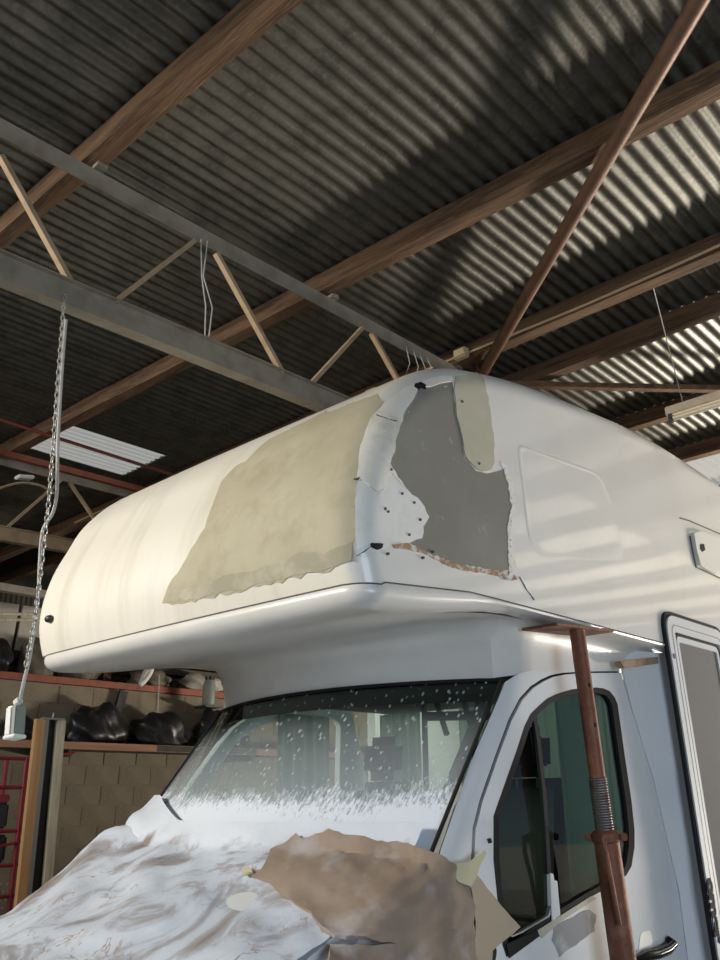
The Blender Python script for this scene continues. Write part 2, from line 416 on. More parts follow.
# timber purlins
PW, PH = .085, .115
ZP = ZR - AMP - .001
def purlin(y, label, z=ZP, wob=.006, w_=PW, h_=PH, sk=0, x0=0):
    rnd = random.Random(int(y*100)); bm = bmesh.new(); rings = []
    for i in range(41):
        x = -9.2 + i*.46; a = rnd.uniform(-wob, wob); b = rnd.uniform(-wob, wob)
        ys_ = y + sk*(x-x0); rings.append([bm.verts.new((x, ys_ + p, z + q)) for p, q in ((a,0),(w_+b,0),(w_+b,-h_+a*.5),(a,-h_+b*.5))])
    for i in range(40):
        for k in range(4): bm.faces.new((rings[i][k], rings[i+1][k], rings[i+1][(k+1) % 4], rings[i][(k+1) % 4]))
    bm.faces.new(rings[0]); bm.faces.new(rings[-1][::-1])
    bmesh.ops.recalc_face_normals(bm, faces=bm.faces[:])
    o = obj('purlin', bm, 'oldwood'); tag(o, label, 'roof beam', 'timber purlins under the iron roof')
    return o
purlin(-2.05, 'rough timber purlin nearest the viewer, ahead of the front of the truss')
purlin(-.59, 'rough brown timber purlin crossing the top left corner of the view', sk=.042, x0=.8)
purlin(.90, 'long rough timber purlin running behind the red pipe brace, second from top left', sk=.048, x0=1.4)
purlin(2.06, 'dark timber purlin with a cable run, just above the motorhome roof edge')
purlin(2.63, 'dark timber purlin just behind the one carrying the cable')
purlin(3.86, 'dark timber purlin just behind the hanging fluorescent lamp')
purlin(4.80, 'short visible timber purlin in front of the bright rooflights at right')
for y, k in ((6.0,'first'),(7.3,'second'),(8.6,'third'),(9.9,'fourth'),(11.3,'last')): purlin(y, k+' timber purlin counted back from the bright rooflights')

# left wall of concrete blocks
XW = -5.6
wl = bpy.data.objects.new('wall_left', None); COL.objects.link(wl); wl['kind'] = 'structure'; wl['label'] = 'buff concrete block wall behind the shelf'
obj('mortar_core', lohi(XW-.19, XW-.012, -7, 12, 0, 2.72), 'mortar', wl)
bx_, bz_ = .394, .190
blk = None
for r in range(14):
    for k in range(-1, 20):
        y = k*.4 + (.2 if r % 2 else 0) - .2
        z = r*.2 - .09 + .005
        if z < .3 or y < .2: continue
        if blk is None:
            blk = obj('concrete_block', box((0,0,0), (.10, bx_, bz_), None, .006), 'block', wl); o = blk
        else:
            o = bpy.data.objects.new('concrete_block', blk.data); COL.objects.link(o); o.parent = wl
        o.location = (XW - .056 + random.uniform(-.003, .003), y + .2, z + .1)
struct('wall_back', lohi(-9.4, 1.5, 11.9, 12.1, 0, 4.3), 'darkclad')
def wall_x(name, x0, x1, y, z1=4.38): struct(name, lohi(x0, x1, y-.05, y+.05, 0, z1), 'darkclad')
wall_x('wall_added_front_left', -9.4, -6.2, -7); wall_x('wall_added_front_right', 1.4, 9.2, -7)  # unseen front walls and top panel, added to cut sky light on the roof
struct('wall_added_front_top', lohi(-6.2, 1.4, -7.05, -6.95, 3.7, 4.38), 'darkclad')
struct('wall_added_right_rear', lohi(9.1, 9.2, 1.2, 12, 0, 4.38), 'darkclad'); struct('wall_added_right_front', lohi(9.1, 9.2, -7, -5, 0, 4.38), 'darkclad')  # unseen right-hand walls, added to keep sky light off the roof
struct('wall_added_right_top', lohi(9.1, 9.2, -5, 1.2, 3.1, 4.38), 'darkclad')
# cladding beyond the block wall
bm = bmesh.new()
rows = [[Vector((-8.9 + AMP*sin(2*pi*i/6), -6.5 + i*PITCH/6, z)) for i in range(int(18.5/PITCH*6))] for z in (0, 4.38)]
struct('wall_left_outer', grid(rows), 'darkclad')

# ================================================================== TRUSSES
def truss(X, label, bmat='chord'):
    t = thing('roof_truss', label, 'truss', (X, 0, 3.4), 'steel roof trusses')
    zt = lambda y: 4.235 + .011*(y+1)
    zb = lambda y: 3.56 + .024*(y+.9)
    y0, y1 = -6.3, 7.5
    bm = bmesh.new()       # top chord: angle iron
    bar(bm, (X, y0, zt(y0)-.045), (X, y1, zt(y1)-.045), .010, .085); bar(bm, (X-.035, y0, zt(y0)-.006), (X-.035, y1, zt(y1)-.006), .075, .010)
    obj('top_chord', bm, 'chord', t)
    bm = bmesh.new()       # bottom chord: channel with lips
    a, b = Vector((X, y0, zb(y0))), Vector((X, y1, zb(y1)))
    bar(bm, a, b, .012, .11); bar(bm, a+Vector((-.03,0,-.05)), b+Vector((-.03,0,-.05)), .07, .010); bar(bm, a+Vector((-.03,0,.052)), b+Vector((-.03,0,.052)), .07, .010)
    bar(bm, a+Vector((.018,0,.052)), b+Vector((.018,0,.052)), .024, .006)
    obj('bottom_chord', bm, bmat, t)
    dn = [(-.98, 4.05, -.62, 3.62), (.104, 4.14, .56, 3.64), (1.25, 4.17, 1.72, 3.70), (2.4, 4.2, 2.85, 3.72), (3.55,4.2,4.0,3.75),(4.7,4.22,5.15,3.78)]
    up = [(-.41, 3.62, -.03, 4.14), (.77, 3.66, 1.17, 4.17), (1.92, 3.68, 2.3, 4.2), (3.1,3.7,3.47,4.2),(4.25,3.72,4.6,4.2), (-1.6,3.6,-1.15,4.1)]
    for k, (ya, za, yb, zb_) in enumerate(dn + up):
        bm = bmesh.new(); bar(bm, (X+.005, ya, za), (X+.005, yb, zb_), .022, .030, (1,0,0))
        obj('web_rod', bm, 'web', t)
    for k in (0, 1, 2, 3):
        y = (-.55, .93, 2.1, 2.68)[k]
        obj('cleat', box((X, y, 4.27), (.05, .05, .03)), 'chord', t)
    fix(t); return t
truss(0., 'dusty steel lattice truss right above the motorhome roof')
truss(-3.6, 'steel lattice truss farther left over the shelf, behind the hanging chain', 'web')
# red rod and strut on the far left
rod = tube([(-2.8, -.2, 4.20), (-2.87, 1.95, 4.20)], .014)
tag(obj('tie_rod', rod, 'redsteel', None, True), 'thin red steel rod running under the small rooflight', 'rod')
bm = bmesh.new(); bar(bm, (-3.5, -1.9, 4.20), (-3.5, 2.05, 4.25), .05, .05)
tag(obj('steel_strut', bm, 'redsteel'), 'red steel strut alongside the far truss', 'beam')

# pipe braces
t = thing('pipe_brace', 'long red-brown steel pipe brace slanting across the roof at upper right', 'pipe', (2.3, .48, 4.2))
obj('pipe', tube([(4.2, -1.03, 4.225), (.14, 2.2, 4.225)], .036, 16), 'pipe', t, True)
obj('end_plate', box((.12, 2.21, 4.24), (.12, .10, .05), Matrix.Rotation(radians(-38), 4, 'Z')), 'pipe', t); fix(t)
bm = bmesh.new(); bar(bm, (.14, 2.5, 4.235), (2.3, 4.82, 4.235), .05, .038)
tag(obj('angle_brace', bm, 'oldwood'), 'flat brown brace running level behind the motorhome roof at right', 'brace')

# conduit along purlin, junction boxes, hanging wires
pts = [(-5 + i*.5, 2.05 + .004*sin(i*1.7), 4.305 + .012*sin(i*.9)) for i in range(26)]
tag(obj('roof_cable', tube(pts, .008, 6), 'yellowbox', None, True), 'pale cable clipped along the dark timber purlin', 'cable')
def jbox(loc, label):
    t = thing('junction_box', label, 'junction box', loc, 'junction boxes on the cable run')
    obj('box_body', box(loc, (.10, .05, .07), None, .008), 'yellowbox', t)
    obj('lid', box((loc[0], loc[1]-.028, loc[2]), (.085, .008, .056), None, .003), 'yellowbox', t); fix(t)
jbox((.10, 2.02, 4.30), 'small yellowed junction box beside the top of the pipe brace')
jbox((-.70, 2.02, 4.29), 'small yellowed junction box on the purlin above the cream luton roof')
bm = bmesh.new()
for dx, y1, yb in ((0, .03, .06), (.012, .06, .075)):
    tubeb(bm, [(dx+.02, y1-.03, 4.16), (dx+.02, .02, 3.95), (dx+.025, y1+.02, 3.8), (dx+.02, yb, 3.64)], .0035, 5)
tag(obj('hanging_wire', bm, 'cord', None, True), 'thin looped wire hanging between the chords of the near truss', 'wire')
for k, y in enumerate((1.55, 1.62, 1.68, 1.75)):
    tag(obj('wire_tail', tube([(.02, y, 4.2), (.03+.01*k, y+.02, 4.08), (.01, y-.03+.02*k, 3.93)], .003, 5), 'cord', None, True),
        'short loose wire tail above the damaged corner, '+('nearest','second','third','farthest')[k]+' along the truss', 'wire', 'loose wire tails by the damaged corner')

# ================================================================== MOTORHOME
van = thing('motorhome', 'white over-cab motorhome with torn grey and primed luton nose', 'motorhome', (0, 2.5, 0))
PROF = [(0.0,2.255),(-.022,2.32),(-.037,2.40),(-.037,2.50),(-.020,2.60),(.010,2.70),(.060,2.81),(.110,2.92),(.175,3.01),(.26,3.10),(.38,3.195),(.50,3.265),(.65,3.325),(.84,3.375),(1.1,3.43),(1.4,3.475),(1.8,3.52),(2.3,3.57),(3.0,3.58),(4.2,3.54),(5.4,3.51),(6.3,3.50)]
def cr(P_, n):
    out = []
    for i in range(len(P_)-1):
        p0 = Vector(P_[max(i-1,0)]); p1 = Vector(P_[i]); p2 = Vector(P_[i+1]); p3 = Vector(P_[min(i+2,len(P_)-1)])
        for k in range(n):
            t_ = k/n
            out.append(.5*((2*p1)+(p2-p0)*t_+(2*p0-5*p1+4*p2-p3)*t_*t_+(3*p1-p0-3*p2+p3)*t_**3))
    out.append(Vector(P_[-1])); return out
prof = cr(PROF, 3)
nrm = []
for i in range(len(prof)):
    t_ = prof[min(i+1,len(prof)-1)] - prof[max(i-1,0)]; nrm.append(Vector((-t_.y, t_.x)).normalized())
nrm[0] = Vector((-1, 0))
XL = 1.1
def seamz(y): return 2.255 + .055*min(1, max(0, y/.6))
def ring(x, phi=None):
    out = []
    for p, n_ in zip(prof, nrm):
        r_ = (.10 if x > 0 else .06) + .03*min(1, max(0, (p.y-2.4)/.8))
        if phi is None: d = 0; xx = x
        else:
            sg = 1 if x > 0 else -1; xx = sg*(XL - r_ + r_*sin(phi)); d = r_*(1-cos(phi))
        bow = -.02*(1-(xx/XL)**2)
        q = p - n_*d
        if xx < 0: xx *= 1.045
        out.append(Vector((xx, q.x + (bow if p.y < 3.2 else 0)*(1 if p.x < .3 else 0.5), q.y)))
    return out
rings = []
NP = 8
for k in range(NP+1): rings.append(ring(1, pi/2*(1-k/NP)))
for k in range(1, 20): rings.append(ring(.97*(1-k/10)))
for k in range(NP+1): rings.append(ring(-1, pi/2*k/NP))
bm = grid(rings)
bm.verts.ensure_lookup_table()
npf = len(prof)
def endface(start, sg, rev):
    vs = [bm.verts[start+i] for i in range(npf)]
    ys = [6.3 - i*.5 for i in range(0, 13)]
    extra = [bm.verts.new((sg*XL*(1 if sg > 0 else 1.045), 6.3, 2.31))] + [bm.verts.new((sg*XL*(1 if sg > 0 else 1.045), y, seamz(y))) for y in (5.3,4.3,3.3,2.3,1.6,1.1,.8,.6,.4,.25,.15)]
    loop = vs + extra
    f = bm.faces.new(loop if rev else loop[::-1])
endface(0, 1, False); bm.verts.ensure_lookup_table(); endface((len(rings)-1)*npf, -1, True)
bmesh.ops.recalc_face_normals(bm, faces=bm.faces[:])
bmesh.ops.triangulate(bm, faces=[f for f in bm.faces if len(f.verts) > 4])
bm.normal_update(); shell_bvh = BVHTree.FromBMesh(bm)
# two part skin: aged cream nose, white sides
me_faces = None
shell = obj('overcab_shell', bm, 'gel', van, True)
shell.data.materials.append(M['front'])
for p in shell.data.polygons:
    if abs(p.normal.x) < .35: p.material_index = 1
ONS = caster(shell_bvh)

# lower moulding: bullnose, underside and neck down to the cab
def yw(x, z): return .80 + .24*x*x - .0 + (z-2.06)*.78
def ztop(x): return 2.045 + .012*(1-(x/.9)**2)
stat = []
for k in range(15):      # right side, rear to front
    t_ = k/14; yS = 2.36 + (.10-2.36)*t_; yA = 2.36 + (1.13-2.36)*t_
    l = .03 + .075*max(0, 1-yS/.55)
    stat.append((Vector((XL, yS, seamz(yS))), Vector((1,0,0)), Vector((.978-.02*t_, yA, 2.19-.12*t_**1.5)), l))
for k in range(1, 8):
    f = pi/2*k/8; t_ = k/8
    stat.append((Vector((XL-.1+.1*cos(f), .1-.1*sin(f), 2.255)), Vector((cos(f), -sin(f), 0)),
                 Vector((.958-.058*t_, 1.13 - (1.13-yw(.9, ztop(.9)))*t_, 2.07-(2.07-ztop(.9))*t_)), .091+.014*t_))
for k in range(0, 25):
    t_ = k/24; x = 1.0 - 2*t_; xa = .9 - 1.8*t_
    stat.append((Vector((x, -.02*(1-(x/XL)**2), 2.255)), Vector((0,-1,0)), Vector((xa, yw(xa, ztop(xa)), ztop(xa))), .105))
left = [(Vector((-s.x, s.y, s.z)), Vector((-n_.x, n_.y, 0)), Vector((-a.x, a.y, a.z)), l) for (s, n_, a, l) in stat[:22]][::-1]
stat += left
for q_ in stat:
    if q_[0].x < 0: q_[0].x *= 1.045
def zu(y): t_ = max(0, min(1, (y-.08)/.85)); return 2.182 + .098*t_*t_*(3-2*t_)
rows = []
for si, (S, n_, A, l) in enumerate(stat):
    a0 = stat[max(si-1,0)][2]; a1 = stat[min(si+1,len(stat)-1)][2]; tn = Vector((a1.x-a0.x, a1.y-a0.y, 0)).normalized(); nA = Vector((-tn.y, tn.x, 0))
    if nA.dot(n_) < 0: nA = -nA
    l = S.z - zu(S.y); r = [S.copy(), S + n_*.006 + Vector((0,0,-.22*l)), S + n_*.003 + Vector((0,0,-.5*l)), S - n_*.012 + Vector((0,0,-.74*l)), S - n_*.035 + Vector((0,0,-.92*l))]
    L_ = S - n_*.07; L_.z = zu(L_.y); r.append(L_.copy())
    room = abs((A-S).dot(n_)); R_ = min(.13, max(.03, (Vector((A.x-L_.x, A.y-L_.y)).length)*.9))
    Bp = A + nA*R_
    if abs(Bp.x) > abs(L_.x): Bp.x = L_.x
    Bp.z = zu(Bp.y)
    for k in range(1, 7): q = L_.lerp(Bp, k/6); q.z = zu(q.y); r.append(q)
    C_ = Vector((A.x, A.y, Bp.z))
    for k in range(1, 11): t_ = k/10; r.append(Bp*(1-t_)**2 + C_*2*t_*(1-t_) + A*t_*t_)
    rows.append(r)
bm = grid(rows); bmesh.ops.recalc_face_normals(bm, faces=bm.faces[:])
for f in bm.faces: pass
low_bvh = BVHTree.FromBMesh(bm)
obj('overcab_moulding', bm, 'neck', van, True, label='white lower lip and underside of the luton nose')
sm = [s[0] + s[1]*.001 for s in stat]
obj('joint_line', tube(sm, .0032, 5), 'seam', van, True)

# ---- luton skin details
# primer area, projected square-on to the sloping nose
D = Vector((0, 1, -.75)).normalized(); U = Vector((1,0,0)); V_ = U.cross(D).normalized()
org = Vector((0, -1.5, 3.5))
def to_uv(p):
    h, _ = ONS(p); q = h - org; return (q.dot(U), q.dot(V_) )
low_px = [(356,563),(330,571),(300,577),(270,583),(235,592),(200,600),(163,604),(165,596),(178,572),(192,550),(205,528),(213,505),(222,482),(236,467)]
top_px = [(382,402),(367,432),(360,470),(355,500),(354,530)]
uvl = [to_uv(p) for p in low_px]; uvt = [to_uv(p) for p in top_px]
a = to_uv((246, 462)); b = to_uv((388, 398))
castD = caster_dir(shell_bvh, org, U, V_, D)
poly = uvl + [a, (a[0]+.05, a[1]+.14), (a[0]+.35, a[1]+.22), (b[0]-.35, b[1]+.05), (b[0]-.06, b[1]+.03)] + uvt
obj('primer_patch', decal(castD, poly, .003, -.004, .03, (), .006, 3), 'primer', van, True, label='large yellowed primer area on the luton nose')
dirt = [(353,541),(352,561),(330,569),(300,575),(270,581),(235,590),(200,598),(166,602),(172,589),(200,586),(232,573),(255,570),(290,560),(300,552),(325,553)]
obj('primer_smear', decal(ONS, dirt, .0045, -.002, 7, (), 1.2, 5), 'primer_dirty', van, True, label='greyer smeared strip along the bottom of the primer')

grey = [(419,389),(435,385),(452,381),(455,410),(461,435),(464,456),(476,471),(487,474),(501,470),(506,466),(511,485),(513.6,507),(509.4,527),(510,552),(509.4,570),(495,571),(473,568),(451,564),(434,556),(418,547.5),(407,544),(421,538),(423,527),(428,517),(420.6,502),(406.7,490.6),(397,477),(388.6,464),(393,452),(397,432),(402.5,416),(409.4,404)]
obj('exposed_laminate', decal(ONS, grey, .001, -.004, 5, (), .5, 9), 'grey', van, True, label='bare grey laminate where the skin is missing')
fill_ = [(452,377),(436,378),(418,383.6),(404,389),(390,399),(379,410),(370.5,421),(364,436),(359,452),(356,479),(354,505),(355,530),(357,550),(365,546),(376,545),(384,547),(392,545),(407,544),(421,538),(423,527),(428,517),(420.6,502),(406.7,490.6),(397,477),(388.6,464),(393,452),(397,432),(402.5,416),(409.4,404),(419,389),(435,385),(452,382)]
obj('filler_patch', decal(ONS, fill_[:9]+[(357,478),(368,484),(376,492),(384,488),(390,472)]+fill_[22:], .007, -.002, 5, (), .8, 11), 'filler', van, True, label='rough white body filler round the luton corner')
torn = [(358,482),(368,486),(378,496),(386,485),(390,468),(397,477),(406.7,490.6),(420.6,502),(428,517),(423,527),(421,538),(407,543),(392,543),(384,544),(376,543),(366,544),(357,550),(355,530),(355,505)]
obj('torn_skin', decal(ONS, torn, .005, -.002, 5, (), .7, 12), 'tornpaint', van, True, label='lifted white gelcoat flap with a ragged edge')
strip = [(455,377),(470,374),(481.7,374),(487,398),(491,424),(493,445),(494,463),(490,471),(482,472),(476,470),(464,456),(461,435),(455,410),(453,390)]
obj('resin_strip', decal(ONS, strip, .006, -.002, 5, (), .8, 13), 'resin', van, True, label='cream resin strip beside the bare grey area')
chip = [(500,462),(506,464),(512,484),(515,507),(511,527),(512,552),(518,570),(512,580),(502,580),(498,573),(509,571),(508,552),(507,527),(511,507),(508,486),(503,470)]
obj('ragged_edge', decal(ONS, chip, .003, -.002, 3, (), .8, 14), 'chipedge', van, True, label='chipped white and rust edge of the torn skin')
chip2 = [(434,555),(451,562.5),(473,566.5),(497,570),(512,573),(518,580),(505,581),(495,575),(473,572),(452,568),(436,560),(420,551)]
obj('ragged_edge', decal(ONS, chip2, .003, -.002, 3, (), .8, 15), 'edge', van, True, label='orange-brown torn laminate edge')
chip3 = [(392,545),(407,543),(419,548),(432,556),(420,553),(405,549),(394,548)]
obj('ragged_edge', decal(ONS, chip3, .004, -.002, 3, (), .6, 16), 'edge', van, True, label='orange-brown torn laminate edge')
def hole(poly, nm='skin_hole', m='black', top=.008, **k): return obj(nm, decal(ONS, poly, top, -.001, 2, (), .3, 4), m, van, True, **k)
hole([(414,385.5),(420,383.5),(425,386),(425,390),(421,388),(418,391),(414,388)])
hole([(370,543.5),(382,544),(381,548),(377,550),(371,547)])
for (p, q) in (((357,556),(372,545)),((376,416),(396,422)),((354,480),(360,478)),((519,577),(534,600))):
    a, b = Vector(p), Vector(q); n2 = Vector((-(b-a).y,(b-a).x)).normalized()*.3; m_ = a.lerp(b,.5)+n2*2.5
    hole([tuple(a-n2), tuple(m_-n2), tuple(b-n2), tuple(b+n2), tuple(m_+n2), tuple(a+n2)], 'skin_crack', 'seam', .003 if p[1] > 570 else .0075)
for p in ((387,512),(401,494),(413,503),(419,520),(408,535),(387,554),(422,558),(390,470),(478,464),(461,402),(432,552),(384,509)):
    hole([(p[0]+cos(k*pi/3)*1.0, p[1]+sin(k*pi/3)*1.3) for k in range(6)], 'screw_hole', 'seam', .0085)

# embossed pad on the side
def rr(pts, r, n=5):
    out = []
    m_ = len(pts)
    for i in range(m_):
        p = Vector(pts[i]); a = (Vector(pts[i-1])-p).normalized(); b = (Vector(pts[(i+1) % m_])-p).normalized()
        rad = r[i] if isinstance(r, (list, tuple)) else r
        P0 = p + a*rad; P1 = p + b*rad
        for k in range(n+1):
            t_ = k/n; out.append(tuple(P0*(1-t_)**2 + p*2*t_*(1-t_) + P1*t_*t_))
    return out
pad = rr([(.985,3.045),(1.80,3.12),(1.93,2.68),(1.02,2.53)], [.05,.12,.10,.14])
bm = bmesh.new(); c = Vector((1.4, 2.85)); prev = None
for (dx, sc_) in ((-.001,1.0),(.0006,.985),(.0015,.965),(.0018,.95),(.0014,.935),(.0008,.915),(.0008,.89)):
    rg = [bm.verts.new((XL+dx, c.x+(p[0]-c.x)*sc_, c.y+(p[1]-c.y)*sc_)) for p in pad]
    if prev:
        for i in range(len(rg)): bm.faces.new((prev[i], prev[(i+1) % len(rg)], rg[(i+1) % len(rg)], rg[i]))
    prev = rg
bm.faces.new(prev); bmesh.ops.recalc_face_normals(bm, faces=bm.faces[:])
obj('embossed_panel', bm, 'gel', van, True)

# far marker lamp on nose
h, n_ = ONS((51, 619))
bm = bmesh.new(); bmesh.ops.create_uvsphere(bm, u_segments=14, v_segments=8, radius=1); bmesh.ops.scale(bm, vec=(.030,.022,.019), verts=bm.verts[:])
bmesh.ops.translate(bm, vec=h + n_*.008, verts=bm.verts[:])
obj('marker_lamp', bm, 'darkplastic', van, True, label='small black marker lamp at the far end of the nose')

# side locker hatch and latch box
hd = on((684,519),0,1.1)
obj('hatch_joint', tube([on((680,518),0,1.104), on((690,521),0,1.104), on((720,534),0,1.104), on((800,570),0,1.104)], .004, 5), 'seam', van)
fr = [on(p,0,1.106) for p in ((690,536),(693,552),(696,567),(720,578),(790,606))]
obj('hatch_joint', tube(fr, .004, 5), 'seam', van)
lb = [(690,534),(697,532),(713,538),(722,546),(722,570),(712,575),(697,566),(693,552)]
obj('latch_box', decal(plane(0, XL), lb, .025, .0, 6), 'switch', van, False, label='small boxy white latch with a keyhole')
obj('keyhole', decal(plane(0, XL+.025), [(700,544),(704,544),(705,550),(702,552),(700,549)], .002, 0, 3), 'black', van)

# ---- cab
def xs(z): return .985 - .025*max(0, z-1.3)/.8
def cab_row(z):
    pts = []
    for k in range(14): pts.append(Vector((xs(z), 2.5 + (yw(.9,z)+.15-2.5)*k/13, z)))
    a = pts[-1]; c = Vector((xs(z), yw(.9,z)+.03, z)); e = Vector((.9, yw(.9,z), z))
    for k in range(1, 7): t_ = k/6; pts.append(a*(1-t_)**2 + c*2*t_*(1-t_) + e*t_*t_)
    for k in range(1, 13): x = .9*(1-k/12); pts.append(Vector((x, yw(x,z), z)))
    return pts
rows = [cab_row(1.30 + .9*k/16) for k in range(17)]
bm = grid(rows)
# side of bonnet / lower door
bm2 = grid([[Vector((xs(z), y, z)) for y in (2.5, 2, 1.5, 1, .5, 0, -.4, -.7, -.95)] for z in (1.30, 1.1, .9, .7, .5)])
me_ = bpy.data.meshes.new('tmp'); bm2.to_mesh(me_); bm.from_mesh(me_); bpy.data.meshes.remove(me_); bm2.free()
bm.normal_update(); cab_bvh = BVHTree.FromBMesh(bm); bm.free()
ONC = caster(cab_bvh)

# windscreen: glass, black border band, rubber seal
NZ, NX = 16, 30
def wsp(u, v, off=0):   # u -1..1, v 0..1 upwards
    zt_ = ztop(.9*u) - .012; z = 1.38 + (zt_-1.38)*v
    x = u*(.932 if u > 0 else .932+.065*(1-v))
    return Vector((x, yw(x, z) + off, z))
rows = [[wsp(-1+2*i/NX, j/NZ) for i in range(NX+1)] for j in range(NZ+1)]
bm = thicken(grid(rows), .005); bmesh.ops.recalc_face_normals(bm, faces=bm.faces[:])
obj('windscreen', bm, 'wsglass', van, True, label='green tinted windscreen speckled with white overspray')
def band(u0, u1, v0, v1, nu, nv, nm, m, off=.009, t=.003):
    rows = [[wsp(u0+(u1-u0)*i/nu, v0+(v1-v0)*j/nv, off) for i in range(nu+1)] for j in range(nv+1)]
    return obj(nm, thicken(grid(rows), t), m, van, True)
band(-1, 1, .87, 1.0, 30, 2, 'sunband', 'blackgloss'); band(.94, 1, 0, .9, 2, 12, 'glass_border', 'blackgloss'); band(-1, -.985, .25, .9, 2, 12, 'glass_border', 'blackgloss')
bm = bmesh.new()
edge = [wsp(1.0, v/12, -.004) for v in range(13)] + [wsp(1-2*i/24, 1.005, -.004) for i in range(1, 25)] + [wsp(-1.0, 1-v/12, -.004) for v in range(1, 9)]
obj('windscreen_seal', tube(edge, .008, 6), 'black', van, True)

seam_px = [(621,672),(600,672),(580,672.5),(565,673.5),(552,676),(543,680),(532,687),(521,699),(510,720),(496,758),(481,801),(474,829),(472.5,860),(473,885),(476,910),(479,960),(482,1010)]
apil = [(505,682),(499,697),(470,764),(441,849),(436,868),(430,900),(440,960),(440,1010)] + [(p[0]-1.4, p[1]-.8) for p in seam_px[::-1]] + [(619,664),(562,664.5),(548,667.5),(520,673)]
obj('windscreen_pillar', decal(ONC, apil, 0, -.03, 8), 'vanwhite', van, True)
win_out = [(493,816),(507,776),(516,751),(524,726),(530,714),(537,707),(546,699),(556,694),(571,689.5),(585,688),(596,687.5),(603,688.5),(609,691),(614,697),(617,704),(624,754),(631,801),(634,830),(634,847),(631,866),(626,875),(618,882),(590,897),(559,916),(534,933),(506,957),(502,945),(497,900),(493,860)]
door_r = [(624,685),(631,711),(643,745),(652,779),(664,830),(678,891),(687,958),(693,1010)]
doorp = [(p[0]+1.2, p[1]+.9) for p in seam_px[::-1]][::-1]
door_poly = doorp[:-1] + [(482,1060),(697,1060)] + door_r[::-1] + [(621,674.5)]
d_ = obj('cab_door', decal(ONC, door_poly, .002, -.04, 9, (win_out,)), 'vanwhite', van, True, label='white passenger cab door')
def shrink(poly, k):
    n = len(poly); out = []
    ar = sum(poly[i][0]*poly[(i+1) % n][1]-poly[(i+1) % n][0]*poly[i][1] for i in range(n))
    s = 1 if ar > 0 else -1
    for i in range(n):
        a = Vector(poly[i-1]); b = Vector(poly[i]); c = Vector(poly[(i+1) % n]); t_ = (c-a).normalized()
        out.append((b.x - s*t_.y*k, b.y + s*t_.x*k))
    return out
inner = shrink(win_out, 5.5)
win_in_front = [(499.5,818),(512,783),(522,752),(533,716),(537,713),(540,740),(545,790),(548,840),(550,873),(550,906),(545,913),(520,929),(513,932),(508,926),(503,900),(499,860)]
obj('window_seal', decal(ONC, win_out, .003, -.03, 6, (inner,)), 'black', d_, True)
obj('door_glass', decal(ONC, shrink(win_out, 3), -.010, -.014, 10), 'doorglass', d_, True, label='dark green tinted door glass')
def strip_px(pts, w_): 
    pts = [Vector(p) for p in pts]; a = []; b = []
    for i, p in enumerate(pts):
        t_ = (pts[min(i+1,len(pts)-1)]-pts[max(i-1,0)]).normalized(); n2 = Vector((-t_.y, t_.x))*w_/2
        a.append(tuple(p+n2)); b.append(tuple(p-n2))
    return a + b[::-1]
obj('window_divider', decal(ONC, strip_px([(534,712),(539,745),(544,790),(547,835),(549,874)], 3.5), .002, -.012, 5), 'black', d_, True)
obj('window_divider', decal(ONC, [(549,873),(552,874),(553,880),(556,881),(559,915),(551,921),(550,905)], .006, -.01, 5), 'vanwhite', d_, True, label='broken white stub of the window divider')
obj('window_channel', decal(ONC, strip_px([(505,932),(512,936),(521,932),(548,916),(551,906)], 2.0), .004, -.01, 5), 'steelgrey', d_, True)
obj('sill_trim', decal(ONC, [(535,931),(590,896),(596,898),(560,921),(541,938)], .006, -.004, 5), 'resin', d_, True, label='cream bare sill strip')
obj('primer_smear', decal(ONC, [(553,926),(589,909),(595,915),(594,931),(570,948),(559,957),(552,940)], .004, -.002, 5, (), 1.0, 3), 'greysmear', d_, True, label='grey primer smear below the window')
obj('sill_seal', decal(ONC, [(505,944),(536,930),(538,936),(508,958)], .007, -.004, 5), 'black', d_, True)
obj('door_button', decal(ONC, strip_px([(488,838.5),(489.5,843)], 3.2), .006, -.002, 2), 'black', d_, True)
obj('mirror_socket', decal(ONC, rr([(476,934),(486,936),(490,950),(486,972),(477,975)], 4), .03, -.01, 4), 'black', d_, True)
hb = obj('handle_recess', decal(ONC, rr([(640,932),(650,930),(652,945),(650,960),(637,958)], 4), .004, -.002, 4), 'tornpaint', d_, True)
hp = [ONC(p) for p in ((632,961),(640,955),(650,953),(660,949),(666,943),(665,938))]
obj('door_handle', tube([q+n_*(.008 if i in (0,5) else .035) for i, (q, n_) in enumerate(hp)], [.014,.020,.022,.022,.020,.014], 10), 'blackgloss', d_, True, label='curved black door handle')
# dark inside of the door gap, visible as the panel gap
obj('door_gap', decal(ONC, strip_px(seam_px + [(482,1060)], 4.5), -.012, -.03, 8), 'black', van)
# mirrored far side door
m2 = d_.data.copy(); 
for v in m2.vertices: v.co.x = -v.co.x
m2.flip_normals(); o = bpy.data.objects.new('cab_door', m2); COL.objects.link(o); o.parent = van

